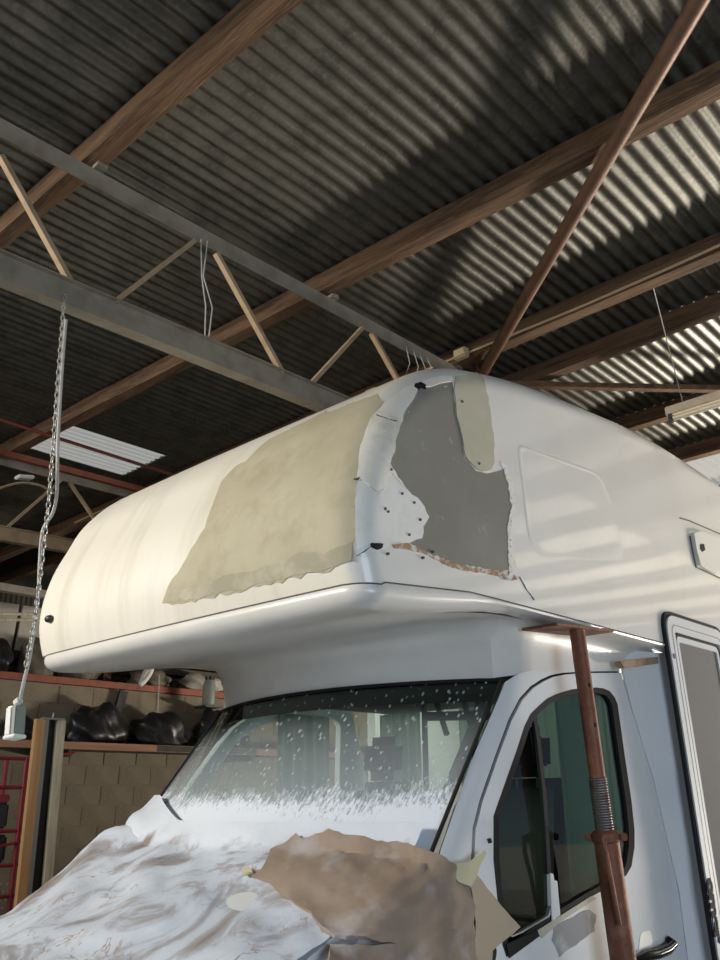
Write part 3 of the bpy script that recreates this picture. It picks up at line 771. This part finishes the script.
# filler panel between door and house body
def lerp(a, b, t): return a + (b-a)*t
rows = []; q9 = ONC((622,676))[0]
dl = [(ONC(p)[0], z) for p, z in (((622,676),0),((631,711),0),((652,779),0),((678,891),0),((693,1010),0),((697,1060),0))]
for q, _ in [(Vector((q9.x, q9.y-.02, 2.27)), 0)] + dl: rows.append([Vector((q.x, q.y+.004, q.z)), Vector((q.x+.03, lerp(q.y, 2.36, .35), q.z)), Vector((q.x+.08, lerp(q.y,2.36,.75), q.z)), Vector((1.098, 2.37, q.z))])
obj('corner_panel', thicken(grid(rows), .01), 'vanwhite', van, True, label='pale blue-white panel between cab door and entry door')
obj('timber_strip', decal(plane(0, 1.035), [(618,661.5),(668,655.5),(668,662.5),(622,668)], .012, -.02, 6), 'rawwood', van, False, label='raw timber strip above the corner panel')

# house side wall, entry door
obj('side_wall', lohi(1.03, 1.1, 2.36, 6.3, .42, 2.31), 'gel', van)
obj('side_wall', lohi(-1.1, -1.03, 2.36, 6.3, .42, 2.31), 'gel', van)
obj('rear_wall', lohi(-1.1, 1.1, 6.24, 6.3, .42, 3.6), 'gel', van)
obj('house_floor', lohi(-1.05, 1.05, 2.36, 6.24, .42, .5), 'interior', van)
obj('bulkhead', lohi(-1.0, 1.0, 2.34, 2.37, .5, 1.25), 'interior', van)
obj('luton_floor', lohi(-1.02, 1.02, .5, 2.45, 2.31, 2.33), 'interior', van)
def quad_frame(x, y0, y1, z0, z1, w_, r0, dx, r_in=None):
    out = rr([(y0,z1),(y1,z1),(y1,z0),(y0,z0)], r0, 8)
    inn = rr([(y0+w_,z1-w_),(y1-w_,z1-w_),(y1-w_,z0+w_),(y0+w_,z0+w_)], max(.01, r0-w_) if r_in is None else r_in, 8)
    bm = bmesh.new(); n = len(out)
    R_ = [[bm.verts.new((xx, *p)) for p in pp] for xx, pp in ((x, out), (x+dx, out), (x+dx, inn), (x, inn))]
    for a in range(4):
        b = (a+1) % 4
        for i in range(n): bm.faces.new((R_[a][i], R_[a][(i+1) % n], R_[b][(i+1) % n], R_[b][i]))
    bmesh.ops.recalc_face_normals(bm, faces=bm.faces[:]); return bm
ed = obj('entry_door', lohi(1.09, 1.105, 2.42, 3.0, .55, 2.40), 'gel', van, label='side entry door of the motorhome')
Y0, Y1, Z0, Z1 = 2.285, 3.09, .50, 2.485
obj('outer_gasket', quad_frame(1.10, Y0, Y1, Z0, Z1, .022, .11, .016), 'black', ed, True)
obj('door_frame', quad_frame(1.10, Y0+.022, Y1-.022, Z0+.022, Z1-.022, .085, .10, .024), 'vanwhite', ed, True, label='white moulded frame of the entry door')
obj('frame_shadow_line', quad_frame(1.10, Y0+.068, Y1-.068, Z0+.068, Z1-.068, .006, .06, .0255), 'steelgrey', ed, True)  # grey ring stands in for the shadow line of the frame profile
obj('inner_gasket', quad_frame(1.10, Y0+.107, Y1-.107, Z0+.107, Z1-.107, .016, .06, .020), 'black', ed, True)
obj('inner_frame', quad_frame(1.10, Y0+.123, Y1-.123, Z0+.123, Z1-.123, .03, .05, .018), 'vanwhite', ed, True)
obj('flyscreen', lohi(1.10, 1.11, Y0+.15, Y1-.15, Z0+.15, Z1-.15), 'screen', ed)
for c_ in list(ed.children) + [ed]:      # the door leans slightly forward at the top
    for v in c_.data.vertices: v.co.y -= .055*(v.co.z-.9)/1.5
q = on((674.5,656),0,1.126)
bm = bmesh.new(); bmesh.ops.create_cone(bm, cap_ends=True, segments=14, radius1=.013, radius2=.013, depth=.004); bmesh.ops.rotate(bm, matrix=Matrix.Rotation(pi/2,3,'Y'), verts=bm.verts[:]); bmesh.ops.translate(bm, vec=q, verts=bm.verts[:])
obj('round_sticker', bm, 'purple', ed, label='small purple round sticker')
cu = bpy.data.curves.new('txt', 'FONT'); cu.body = 'omer'; cu.size = .125; cu.extrude = .002; cu.offset = .006; cu.space_character = .95
to = bpy.data.objects.new('tmp_txt', cu); COL.objects.link(to); bpy.context.view_layer.update()
me_ = bpy.data.meshes.new_from_object(to.evaluated_get(bpy.context.evaluated_depsgraph_get())); bpy.data.objects.remove(to)
# text runs downwards on the side: local x -> -Z, local y -> +Y (seen from +X)
q0 = on((705.5,879),0,1.126)
for v in me_.vertices:
    x, y, z = v.co; v.co = Vector((1.126+z, q0.y+.014+y*.85, q0.z-x*1.0))
me_.materials.append(M['black']); o = bpy.data.objects.new('door_lettering', me_); COL.objects.link(o); o.parent = ed; o['label'] = 'small black lettering running down the frame'

# bonnet, wings, wheels (mostly below the frame or under the masking)
def bonz(y, x):     # bonnet height
    t_ = (yw(x,1.38) - y)
    return 1.385 - .42*max(0, t_) - .10*max(0, t_-.9)**2 - .03*x*x
rows = []
for j in range(13):
    t_ = j/12
    rows.append([Vector((x, yw(x,1.38)-1.35*t_, bonz(yw(x,1.38)-1.35*t_, x) - .012)) for x in [-.9+.1*i for i in range(19)]])
obj('bonnet', thicken(grid(rows), .02), 'vanwhite', van, True)
for sg in (1, -1):
    rows = []
    for y in [yw(.9,1.38)-1.35*j/12 for j in range(13)]:
        zt_ = bonz(y, .9) - .012
        rows.append([Vector((sg*x_, y, z_)) for x_, z_ in ((.90, zt_), (.945, zt_-.02), (.975, zt_-.09), (.985, max(.5, zt_-.35)), (.985, .45))])
    obj('front_wing', thicken(grid(rows), -.01*sg), 'vanwhite', van, True)
obj('front_bumper', lohi(-.97, .97, -1.05, -.85, .35, .75, .04), 'darkplastic', van, True)
obj('grille', lohi(-.9, .9, -.93, -.86, .75, 1.0, .02), 'darkplastic', van, True)
for sg, yy in ((1, -.1), (-1, -.1), (1, 5.0), (-1, 5.0)):
    bm = bmesh.new(); bmesh.ops.create_cone(bm, cap_ends=True, segments=32, radius1=.34, radius2=.34, depth=.2)
    bmesh.ops.bevel(bm, geom=[e for e in bm.edges if len(e.link_faces) == 2 and any(len(f.verts) > 4 for f in e.link_faces)], offset=.03, segments=2, affect='EDGES')
    bmesh.ops.rotate(bm, matrix=Matrix.Rotation(pi/2,3,'Y'), verts=bm.verts[:]); bmesh.ops.translate(bm, vec=(sg*.86, yy, .34), verts=bm.verts[:])
    wo = obj('wheel', bm, 'black', van, True)
    bm = bmesh.new(); bmesh.ops.create_cone(bm, cap_ends=True, segments=24, radius1=.2, radius2=.18, depth=.03); bmesh.ops.rotate(bm, matrix=Matrix.Rotation(pi/2*sg,3,'Y'), verts=bm.verts[:]); bmesh.ops.translate(bm, vec=(sg*.965, yy, .34), verts=bm.verts[:])
    obj('hub', bm, 'steelgrey', wo, True)
# cab interior
obj('cab_floor', lohi(-.93, .93, .35, 2.33, .45, .55), 'interior', van)
obj('dashboard', lohi(-.88, .88, .52, .95, 1.0, 1.3, .04), 'darkplastic', van, True)
obj('headlining', lohi(-.86, .86, 1.15, 2.33, 2.09, 2.11), 'interior', van)
def seat(x, w_=.5):
    s = obj('seat', lohi(x-w_/2, x+w_/2, 1.25, 1.75, .85, 1.02, .05), 'fabric', van, True)
    rows = []
    bm = bmesh.new(); B(bm, (x, 1.78, 1.33), (w_*.92, .13, .68), Matrix.Rotation(radians(-10), 4, 'X'), .06, 5)
    obj('backrest', bm, 'fabric', s, True)
    bm = bmesh.new(); B(bm, (x, 1.80, 1.79), (.29, .12, .24), Matrix.Rotation(radians(-6), 4, 'X'), .058, 5)
    obj('headrest', bm, 'fabric', s, True)
    bm = bmesh.new(); pass
    for q in (-.06, .06): obj('headrest_post', tube([(x+q,1.80,1.62),(x+q,1.80,1.74)], .007), 'steelgrey', s)
seat(-.46); seat(.50)
bm = bmesh.new(); cen = Vector((-.45, 1.12, 1.32)); rim = []
for k in range(24): a = 2*pi*k/24; rim.append(cen + Vector((cos(a)*.2, sin(a)*.2*.45, sin(a)*.2*.9)))
tubeb(bm, rim, .016, 8, True); obj('steering_wheel', bm, 'darkplastic', van, True)
def curtain(x0, x1, y, z0, z1, amp=.02, m='curtain', waves=5, ax='x', lean=0.):
    rows = []
    for j in range(7):
        t_ = j/6; z = z0 + (z1-z0)*t_; r = []
        for i in range(waves*8+1):
            u = i/(waves*8); a = x0 + (x1-x0)*u*(1-.0*t_) + lean*(1-t_)
            d = amp*sin(u*waves*2*pi)*(1-.4*t_)
            r.append(Vector((a, y+d, z)) if ax == 'x' else Vector((y+d, a, z)))
        rows.append(r)
    return obj('cab_curtain', grid(rows), m, van, True)
for x0, x1 in ((-.86,-.52),(-.22,.10),(.20,.55),(.58,.88)): curtain(x0, x1, 2.22, .9, 2.08)
curtain(1.52, 1.86, .86, 1.05, 2.06, .018, waves=4, ax='y')
curtain(1.38, 1.80, -.90, 1.1, 2.05, .018, waves=5, ax='y')
# ladder-like grey rack behind the near seat
bm = bmesh.new()
a = on((430,716),1,1.95); b = on((480,716),1,1.95)
bar(bm, a+Vector((-.04,0,0)), b+Vector((.06,0,0)), .03, .05)
for p, q in (((424,700),(428,850)),((434,695),(447,735)),((462,695),(474,735)),((478,700),(470,850))):
    bar(bm, on(p,1,1.95), on(q,1,1.95), .02, .028, (0,1,0))
obj('bunk_ladder', bm, 'darkplastic', van)
fix(van)

# ================================================================== MASKING OVER THE BONNET
def noise2(x, y, s):
    return sin(x*5.1*s+1.3+2.1*sin(y*3.3*s)) * cos(y*4.7*s-.7+1.7*sin(x*2.9*s+s))
def drape_pt(u, s, off=0.):
    """u across -1..1.25 ; s along: 0 top on the glass, 1 front of the bonnet"""
    x = u
    if s < .18:
        t_ = s/.18; zt0 = 1.47 + .10*max(0, min(1, (-u-.35)/.45)); z = zt0 - (zt0-1.38)*t_; y = yw(x, z) - .02
    else:
        t_ = (s-.18)/.82; y = yw(x,1.38) - .02 - 1.36*t_; z = bonz(y, x)
    cr_ = .02*noise2(x*1.3, y*1.2, 1.0) + .010*noise2(x+2, y, 2.7) + .005*noise2(x, y+1, 6.1)
    env = min(1, s*6+.15)
    fold = .12*max(0, min(1, (-x-.5)/.4))*math.exp(-((y-.36)/.20)**2)
    return Vector((x, y - .006, z + .030 + cr_*env + fold*env + off))
def full_row(s, off=0.):
    r = []
    for i in range(0, 56):
        u = -.955 + 1.855*i/55; r.append(drape_pt(u, s, off))
    e = r[-1]; a0 = r[0]
    R_ = [Vector((-.975, a0.y, a0.z-.02)), Vector((-.99, a0.y+.01*sin(s*40), a0.z-.10)), Vector((-1.0+.01*sin(s*55), a0.y, a0.z-.30)), Vector((-1.01, a0.y, a0.z-.45))][::-1]
    E_ = [Vector((.95, e.y, e.z-.012)), Vector((.995, e.y, e.z-.05)), Vector((1.018+.004*sin(s*30), e.y, e.z-.12)), Vector((1.028+.005*sin(s*50), e.y, e.z-.25)), Vector((1.032, e.y, e.z-.5))]
    return R_ + r + E_
rows = [full_row(j/60) for j in range(61)]
NR = [r[:61-1] for r in rows]
sheet = thing('masking_sheet', 'crumpled masking film white with overspray draped over bonnet and windscreen base', 'masking sheet', (0, 0, 1.2))
bm = grid([r[:60] for r in rows]); obj('film', bm, 'sheet', sheet, True)
bm = grid(rows); 
e9 = rows[10][-5:]
for ea, eb in zip(e9[:-1], e9[1:]):
    bm.faces.new([bm.verts.new(p) for p in (ea, (ea.x,1.0,ea.z), (eb.x,1.0,eb.z), eb)])
bm.normal_update(); dr_bvh = BVHTree.FromBMesh(bm); bm.free(); OND = caster(dr_bvh)
fix(sheet)
kp = thing('kraft_paper', 'brown kraft masking paper with powdered lower edge hanging over the near wing', 'paper', (.9, .1, 1.2))
kraft = [(262,872),(271,852),(285,846),(298,837),(304,842),(318,838),(330,832),(345,836),(360,838),(378,843),(398,843),(420,849),(440,856),(457,868),(465,880),(470,892),(474,960),(476,1100),(380,1150),(340,1010),(328,962),(330,948),(372,946),(395,944),(360,940),(335,939),(322,932),(311,914),(300,909),(291,901),(283,899),(277,890),(270,884),(258,880),(250,877),(252,872)]
import mathutils.noise as MN
def lift(p):
    a = 1-abs(MN.noise(Vector((p[0]*.021, p[1]*.030, 3.1))))*2; b = 1-abs(MN.noise(Vector((p[0]*.05+7, p[1]*.055, 1.7))))*2
    return .004 + .010*max(0, a)**3 + .005*max(0, b)**3
obj('paper_sheet', decal(OND, kraft, .004, .001, 5, (), .8, 21, lift), 'kraft', kp, True)
flap = [(457,866),(470,880),(490,905),(509,926),(494,938),(481,949),(480,965),(478,1100),(466,1100),(464,1000),(462,960),(464,920),(460,890)]
obj('paper_flap', decal(caster(cab_bvh), flap, .050, .0485, 7, (), .3, 22), 'kraftback', kp, True, label='paler triangular paper flap over the door front')
tp = [(446,868),(458,862),(472,850),(474,853),(467,866),(463,878),(458,886),(448,884),(442,876)]
obj('tape_piece', decal(caster(cab_bvh), tp, .056, .0545, 5), 'tape', kp, True, label='yellow masking tape')
obj('tape_piece', decal(OND, [(243,874),(250,870),(254,876),(246,879)], .02, .012, 4), 'tape', kp, True, label='yellow masking tape')
fix(kp)

# ================================================================== PROP STAND
pr = thing('prop_stand', 'rusty adjustable steel prop standing beside the cab door, holding up the luton', 'prop', (1.13, 1.50, 0))
def pa(z): return Vector((1.125, 1.31 + .078*(2.28-z), z))
bm = bmesh.new()
pl = [(539,624),(548,618),(600,616),(602,620),(590,623.5),(562,625),(545,626.5)]
B(bm, (1.085, 1.32, 2.262), (.17, .50, .012), Matrix.Rotation(radians(4), 4, 'X'), .003); obj('top_plate', bm, 'rust', pr)
obj('inner_tube', tube([pa(2.26), pa(1.0)], .033, 18), 'rust', pr, True)
bm = bmesh.new(); n = 60; pts = []; rad = []
for k in range(n+1): z = 1.655 - .20*k/n; pts.append(pa(z)); rad.append(.036 if k % 3 else .040)
tubeb(bm, pts, rad, 18); obj('threaded_sleeve', bm, 'thread', pr, False)
bm = bmesh.new(); tubeb(bm, [pa(1.455), pa(1.445), pa(1.415), pa(1.405)], [.045,.056,.056,.045], 18)
for k in range(4):
    a = k*pi/2+.5; c = pa(1.43); B(bm, c + Vector((cos(a)*.068, sin(a)*.068, 0)), (.03,.03,.028), Matrix.Rotation(a, 4, 'Z'), .004)
obj('collar_nut', bm, 'rust', pr, True)
obj('outer_tube', tube([pa(1.41), pa(.02)], .050, 20), 'rust', pr, True)
hb_ = [pa(1.43)+Vector((.03,-.075,.0)), pa(1.38)+Vector((.035,-.082,0)), pa(1.12)+Vector((.03,-.045,0))]
obj('locking_pin', tube(hb_, .010, 8), 'rust', pr, True)
for z in (2.02, 1.86):
    q = pa(z) + Vector((.031, -.012, 0)); obj('pin_hole', box(q, (.006, .014, .018), None, .002), 'black', pr)
obj('base_plate', box((1.125, pa(0).y, .008), (.2,.2,.016), None, .003), 'rust', pr); fix(pr)

# ================================================================== FLUORESCENT LAMP
LX, LY, LZ = .92, 3.255, 4.0
lt = thing('fluorescent_lamp', 'unlit cream fluorescent batten hanging at the right edge of the view', 'lamp', (LX+.6, LY, LZ))
obj('batten', lohi(LX-.02, LX+1.25, LY-.03, LY+.03, LZ-.01, LZ+.055, .006), 'battenpaint', lt)
obj('tube_lamp', tube([(LX+.03, LY-.02, LZ-.040), (LX+1.2, LY-.02, LZ-.040)], .019, 14), 'tube', lt, True)
for x in (LX+.012, LX+1.215): obj('lampholder', lohi(x-.014, x+.014, LY-.04, LY+.0, LZ-.065, LZ-.005, .004), 'darkplastic', lt)
for (a, b) in (((1.36,2.15,4.30),(LX+.10, LY, LZ+.05)), ((1.9,2.6,4.28),(LX+1.1, LY, LZ+.05))): obj('suspension_wire', tube([a, b], .0035, 5), 'cord', lt)
fix(lt)

# ================================================================== HANGING CHAIN AND SWITCH
ch = thing('hanging_chain', 'zinc chain hanging from the near truss at far left', 'chain', (0, -.64, 3.5))
bm = bmesh.new()
zc = 3.50; k = 0; CH = [on(p,1,-.66) for p in ((63,316),(58,380),(53,450),(48,510),(41,570),(35,620),(27,660),(24,690))]
while zc > 2.0:
    j = max([i for i in range(7) if CH[i].z >= zc] or [0]); t_ = (CH[j].z-zc)/(CH[j].z-CH[j+1].z); c = CH[j].lerp(CH[j+1], t_); pts = []
    for q in range(10):
        a = 2*pi*q/10; dx = cos(a)*.007; dz = sin(a)*.016
        pts.append(c + (Vector((dx, 0, dz)) if k % 2 else Vector((0, dx, dz))))
    tubeb(bm, pts, .0028, 5, True); zc -= .0255; k += 1
obj('chain_links', bm, 'galvchain', ch, True, kind='stuff'); fix(ch)
pc = thing('power_cord', 'pale power cord looping beside the chain down to the hanging socket', 'cord', (0, -.64, 3.5))
pts = [on(p,1,-.635) for p in ((66,320),(62,370),(58,440),(57,490),(53,512),(43,530),(40,560),(38,600),(31,650),(22,690),(20,703))]
pp = cr(pts, 5); obj('flex', tube(pp, .0065, 7), 'cord', pc, True); fix(pc)
sw = thing('hanging_socket', 'white and grey hanging electrical socket box at the end of the cord', 'socket', (.08, -.64, 1.78))
R = Matrix.Rotation(radians(-8), 4, 'Y') @ Matrix.Rotation(radians(18), 4, 'Z')
c0 = Vector((.070, -.64, 1.838))
def sbox(nm, m, c, s, bev): obj(nm, box(c0 + (R.to_3x3() @ Vector(c)), s, R, bev), m, sw)
sbox('housing', 'switch', (0,0,0), (.032,.05,.10), .006); sbox('back_half', 'switchgrey', (.024,-.002,0), (.022,.046,.098), .004)
sbox('faceplate', 'switchgrey', (.036,-.002,.01), (.004,.034,.06), .001)
sbox('base_lip', 'switch', (.010,0,-.052), (.054,.054,.012), .003); obj('cord_gland', tube([on((20,700),1,-.635), c0+Vector((.0,0,.06))], .013, 8), 'switch', sw); fix(sw)

# ================================================================== LEFT SIDE: SHELF, RACK, TIMBERS
sh = thing('wall_shelf', 'long dark shelf with red-brown front beam fixed to the block wall', 'shelf', (-5.25, 4, 2.05))
obj('front_beam', lohi(-5.02, -4.97, -1, 9, 2.035, 2.105, .004), 'fasciawood', sh)
obj('shelf_board', lohi(-5.59, -5.02, -1, 9, 2.045, 2.07), 'darkclad', sh)
for y in (0, 2.3, 4.6, 6.9): obj('bracket', lohi(-5.59, -5.03, y-.02, y+.02, 1.97, 2.04), 'darkclad', sh)
obj('joint_plate', lohi(-4.972, -4.966, 3.25, 4.6, 2.04, 2.10), 'darkclad', sh, label='darker grey length of shelf beam'); fix(sh)
def lump(name, c, s, seed, m, label, cat, group=None, sub=4, amp=.16):
    rnd = random.Random(seed); bm = bmesh.new(); bmesh.ops.create_icosphere(bm, subdivisions=sub, radius=1)
    ph = [rnd.uniform(0, 6) for _ in range(6)]
    for v in bm.verts:
        p = v.co; k = 1 + amp*(sin(p.x*3+ph[0])*cos(p.y*4+ph[1]) + .5*sin(p.z*7+ph[2]+p.x*5) + .35*sin(p.y*11+ph[3]+p.z*6))
        v.co = Vector((p.x*s[0]*k, p.y*s[1]*k, max(-.62, p.z*k)*s[2]))
    zmin = min(v.co.z for v in bm.verts)
    bmesh.ops.translate(bm, vec=(c[0], c[1], c[2]-zmin), verts=bm.verts[:])
    o = obj(name, bm, m, None, True); tag(o, label, cat, group); return o
lump('black_bag', (-5.32, 2.75, 2.075), (.18,.34,.27), 1, 'bag', 'rounded black polythene bag on the shelf just right of the leaning boards', 'bag')
lump('black_bag', (-5.32, 3.52, 2.075), (.18,.36,.24), 2, 'bag', 'largest slumped black bag in middle of the shelf', 'bag')
lump('black_bag', (-5.32, 4.36, 2.075), (.18,.34,.30), 3, 'bag', 'black bag on the shelf beside the windscreen edge', 'bag')
lump('black_bag', (-5.32, 1.9, 2.075), (.18,.26,.17), 4, 'bag', 'low flat black bag behind the hanging socket', 'bag')
bm = bmesh.new(); bar(bm, (-5.52, 3.0, 2.10), (-5.54, 3.13, 2.70), .04, .10, (0,1,0))
tag(obj('dark_board', bm, 'bag'), 'short black board leaning up out of the bags', 'board')
t = thing('glass_jar', 'clear glass jar with dark lid on shelf at the windscreen top corner', 'jar', (-5.35, 4.2, 2.6))
bm = tube([(-5.3,4.12,2.58),(-5.3,4.12,2.62),(-5.3,4.12,2.82),(-5.3,4.12,2.88)], [.06,.075,.075,.05], 14); obj('jar_body', bm, 'switchgrey', t, True)
obj('jar_lid', tube([(-5.3,4.12,2.88),(-5.3,4.12,2.92)], .052, 14), 'bag', t, True)
obj('jar_stand', lohi(-5.42,-5.18,4.0,4.24,2.56,2.58), 'darkplastic', t); fix(t)
tag(obj('hanging_string', tube([(-5.45,3.52,2.9),(-5.45,3.54,2.4)], .006, 5), 'cord'), 'thin white string hanging down the block wall', 'string')
pp = cr([(-5.36,3.36,2.98),(-5.36,3.34,2.90),(-5.36,3.27,2.80),(-5.36,3.22,2.76)], 4)
pp = [Vector((-5.64, 3.40, 2.79)), Vector((-5.56, 3.40, 2.93)), Vector((-5.44, 3.39, 3.0))] + pp
tag(obj('hose_end', tube(pp, .028, 8), 'switch', None, True), 'curved white hose end hanging in front of the block wall', 'hose')

# clutter stored on top of the wall
tag(obj('storage_beam', lohi(-5.82, -5.62, -1, 9, 2.73, 2.80), 'redsteel'), 'brown timber plate along the top of the block wall', 'beam')
tag(obj('upper_rail', lohi(-5.9, -5.8, -1, 9, 3.66, 3.74), 'chord'), 'level grey rail above the stored clutter at far left', 'rail')
for y0, y1, z, lab in ((1.5,1.82,3.1,'upright dull pale panel stored at extreme left above the wall'),(1.86,2.12,3.12,'upright dull pale panel stored beside a dark slot above the wall'),(2.16,2.6,3.2,'upright dull pale panel stored behind the luton nose tip')):
    tag(obj('stored_sheet', box((-6.25,(y0+y1)/2,3.355), (.03,y1-y0,.55), Matrix.Rotation(radians(6),4,'Y'), .004), 'palesheet'), lab, 'panel')
tag(obj('storage_rack_beam', lohi(-6.5, -5.95, -1, 9, 3.0, 3.08), 'darkclad'), 'dark loft shelf carrying pale panels', 'shelf')
for k, (y, s, m, lab) in enumerate(((1.72,(.18,.18,.22),'bag','black sack lying at far left on the wall top'),(2.2,(.18,.18,.26),'dusty','dusty brown sack on the wall top behind the chain'),(2.72,(.18,.22,.20),'dusty','dusty brown sack on the wall top just left of the luton tip'),(3.62,(.15,.26,.12),'dusty','low dusty bundle on the wall top below the luton nose'),(4.35,(.18,.30,.13),'palesheet','low pale bundle on the wall top below the luton nose'))):
    lump('stored_sack', (-5.78, y, 2.80), s, 20+k, m, lab, 'sack')
for k, (a, b) in enumerate((((-5.75,.9,3.28),(-5.75,3.0,3.58)),((-5.70,.9,3.22),(-5.70,3.0,3.50)))):
    tag(obj('stored_pipe', tube([a, b], .016, 8), 'palewood', None, True), 'slanting pale pole above the sacks at far left, '+('upper' if k == 0 else 'lower')+' of the pair', 'pole')
for y in (-.5, 1.2, 3.1, 5.2): tag(obj('shed_post', lohi(-6.05, -5.95, y, y+.1, 2.72, 4.28), 'oldwood'), 'dark timber post on the block wall, '+{-.5:'nearest the front',1.2:'at the left frame edge above the sacks',3.1:'hidden behind the luton tip',5.2:'farthest back'}[y], 'post', None)
for k, (a, b) in enumerate((((-3.58,.60,3.70),(-3.58,1.05,4.10)),((-3.58,1.10,4.10),(-3.58,1.45,3.66)))):
    pass
tag(obj('white_insulator', box((-3.62, .86, 4.12), (.09,.14,.03), Matrix.Rotation(.2,4,'X'), .008), 'switch'), 'small white fitting on the red strut at far left', 'fitting')
pp = cr([(-3.55,.35,3.72),(-3.55,.72,4.0),(-3.55,.95,4.06),(-3.55,1.1,4.02)], 5)
tag(obj('bent_conduit', tube(pp, .012, 6), 'web', None, True), 'bent pale conduit arching up behind the hanging chain', 'conduit')

# leaning boards
lb_ = thing('leaning_boards', 'pair of tall boards with a dark gap leaning beside the red rack', 'boards', (-4.3, 1.45, 0))
def leanb(nm, m, y_top, y_bot, x, w_, d_2, ztop_=2.24):
    bm = bmesh.new(); zb_ = .02
    pts = []
    for (y, z) in ((y_bot, zb_), (y_top, ztop_)):
        pts.append([bm.verts.new((x+a, y+b, z)) for a, b in ((0,0),(0,w_),(-d_2,w_),(-d_2,0))])
    for k in range(4): bm.faces.new((pts[0][k], pts[0][(k+1) % 4], pts[1][(k+1) % 4], pts[1][k]))
    bm.faces.new(pts[0][::-1]); bm.faces.new(pts[1]); bmesh.ops.recalc_face_normals(bm, faces=bm.faces[:])
    return obj(nm, bm, m, lb_)
leanb('pine_board', 'orangewood', 1.56, 1.60, -4.3, .08, .05); leanb('steel_edge', 'steelgrey', 1.64, 1.68, -4.302, .04, .05)
leanb('gap_shade_strip', 'bag', 1.68, 1.72, -4.36, .14, .02); leanb('pale_board', 'palewood', 1.76, 1.83, -4.3, .075, .05)  # black strip put in for the shade in the gap between the boards
obj('top_tie', lohi(-4.35,-4.29,1.62,1.82,2.24,2.255), 'steelgrey', lb_)
obj('tie_bolt', tube([(-4.32,1.72,2.255),(-4.32,1.72,2.30)], .008, 8), 'steelgrey', lb_); fix(lb_)

# red rack with crates
rk = thing('red_rack', 'crimson painted steel rack left of the leaning boards', 'rack', (-4.6, 1.3, 0))
bm = bmesh.new()
for (y0, y1) in ((1.66,1.68),(.7,.7)): obj('post', tube([(-4.6,y1,0),(-4.6,y0,1.93)], .022, 8), 'rackred', rk, True)
for (y0, y1) in ((1.66,1.68),(.7,.7)): obj('post', tube([(-5.0,y1,0),(-5.0,y0,1.93)], .022, 8), 'rackred', rk, True)
for z in (1.92, 1.68, 1.33, 1.06, .82, .5):
    obj('rail', tube([(-4.6,.65,z),(-4.6,1.74,z)], .016, 8), 'rackred', rk, True)
obj('rail', tube([(-4.58,.9,1.12),(-4.58,1.80,1.26)], .012, 8), 'rackred', rk, True)
obj('rail', tube([(-4.6,1.66,1.92),(-4.95,2.3,2.0)], .012, 8), 'rackred', rk, True)
fix(rk)
tag(obj('black_crate', lohi(-4.98,-4.64,.75,1.58,1.35,1.56,.02), 'darkplastic'), 'black plastic crate on the middle rails of the red rack', 'crate')
tag(obj('red_toolbox', lohi(-4.98,-4.63,.75,1.57,1.56,1.625,.01), M['rackred']), 'flat red case lying on top of the black crate', 'case')
tag(obj('black_crate', lohi(-4.98,-4.64,.75,1.60,1.08,1.30,.02), 'darkplastic'), 'lower black plastic crate on the red rack', 'crate')
# light box speckled drill boxes
bm = bmesh.new()
for a in range(6):
    for b in range(4): B(bm, (-4.545, 1.45+.045*b+(.02 if a % 2 else 0), .62+.06*a), (.02,.02,.02), None, .004)
tag(obj('socket_rack', bm, 'galvchain'), 'row of small shiny metal sockets low on the red rack', 'sockets', None, 'stuff')
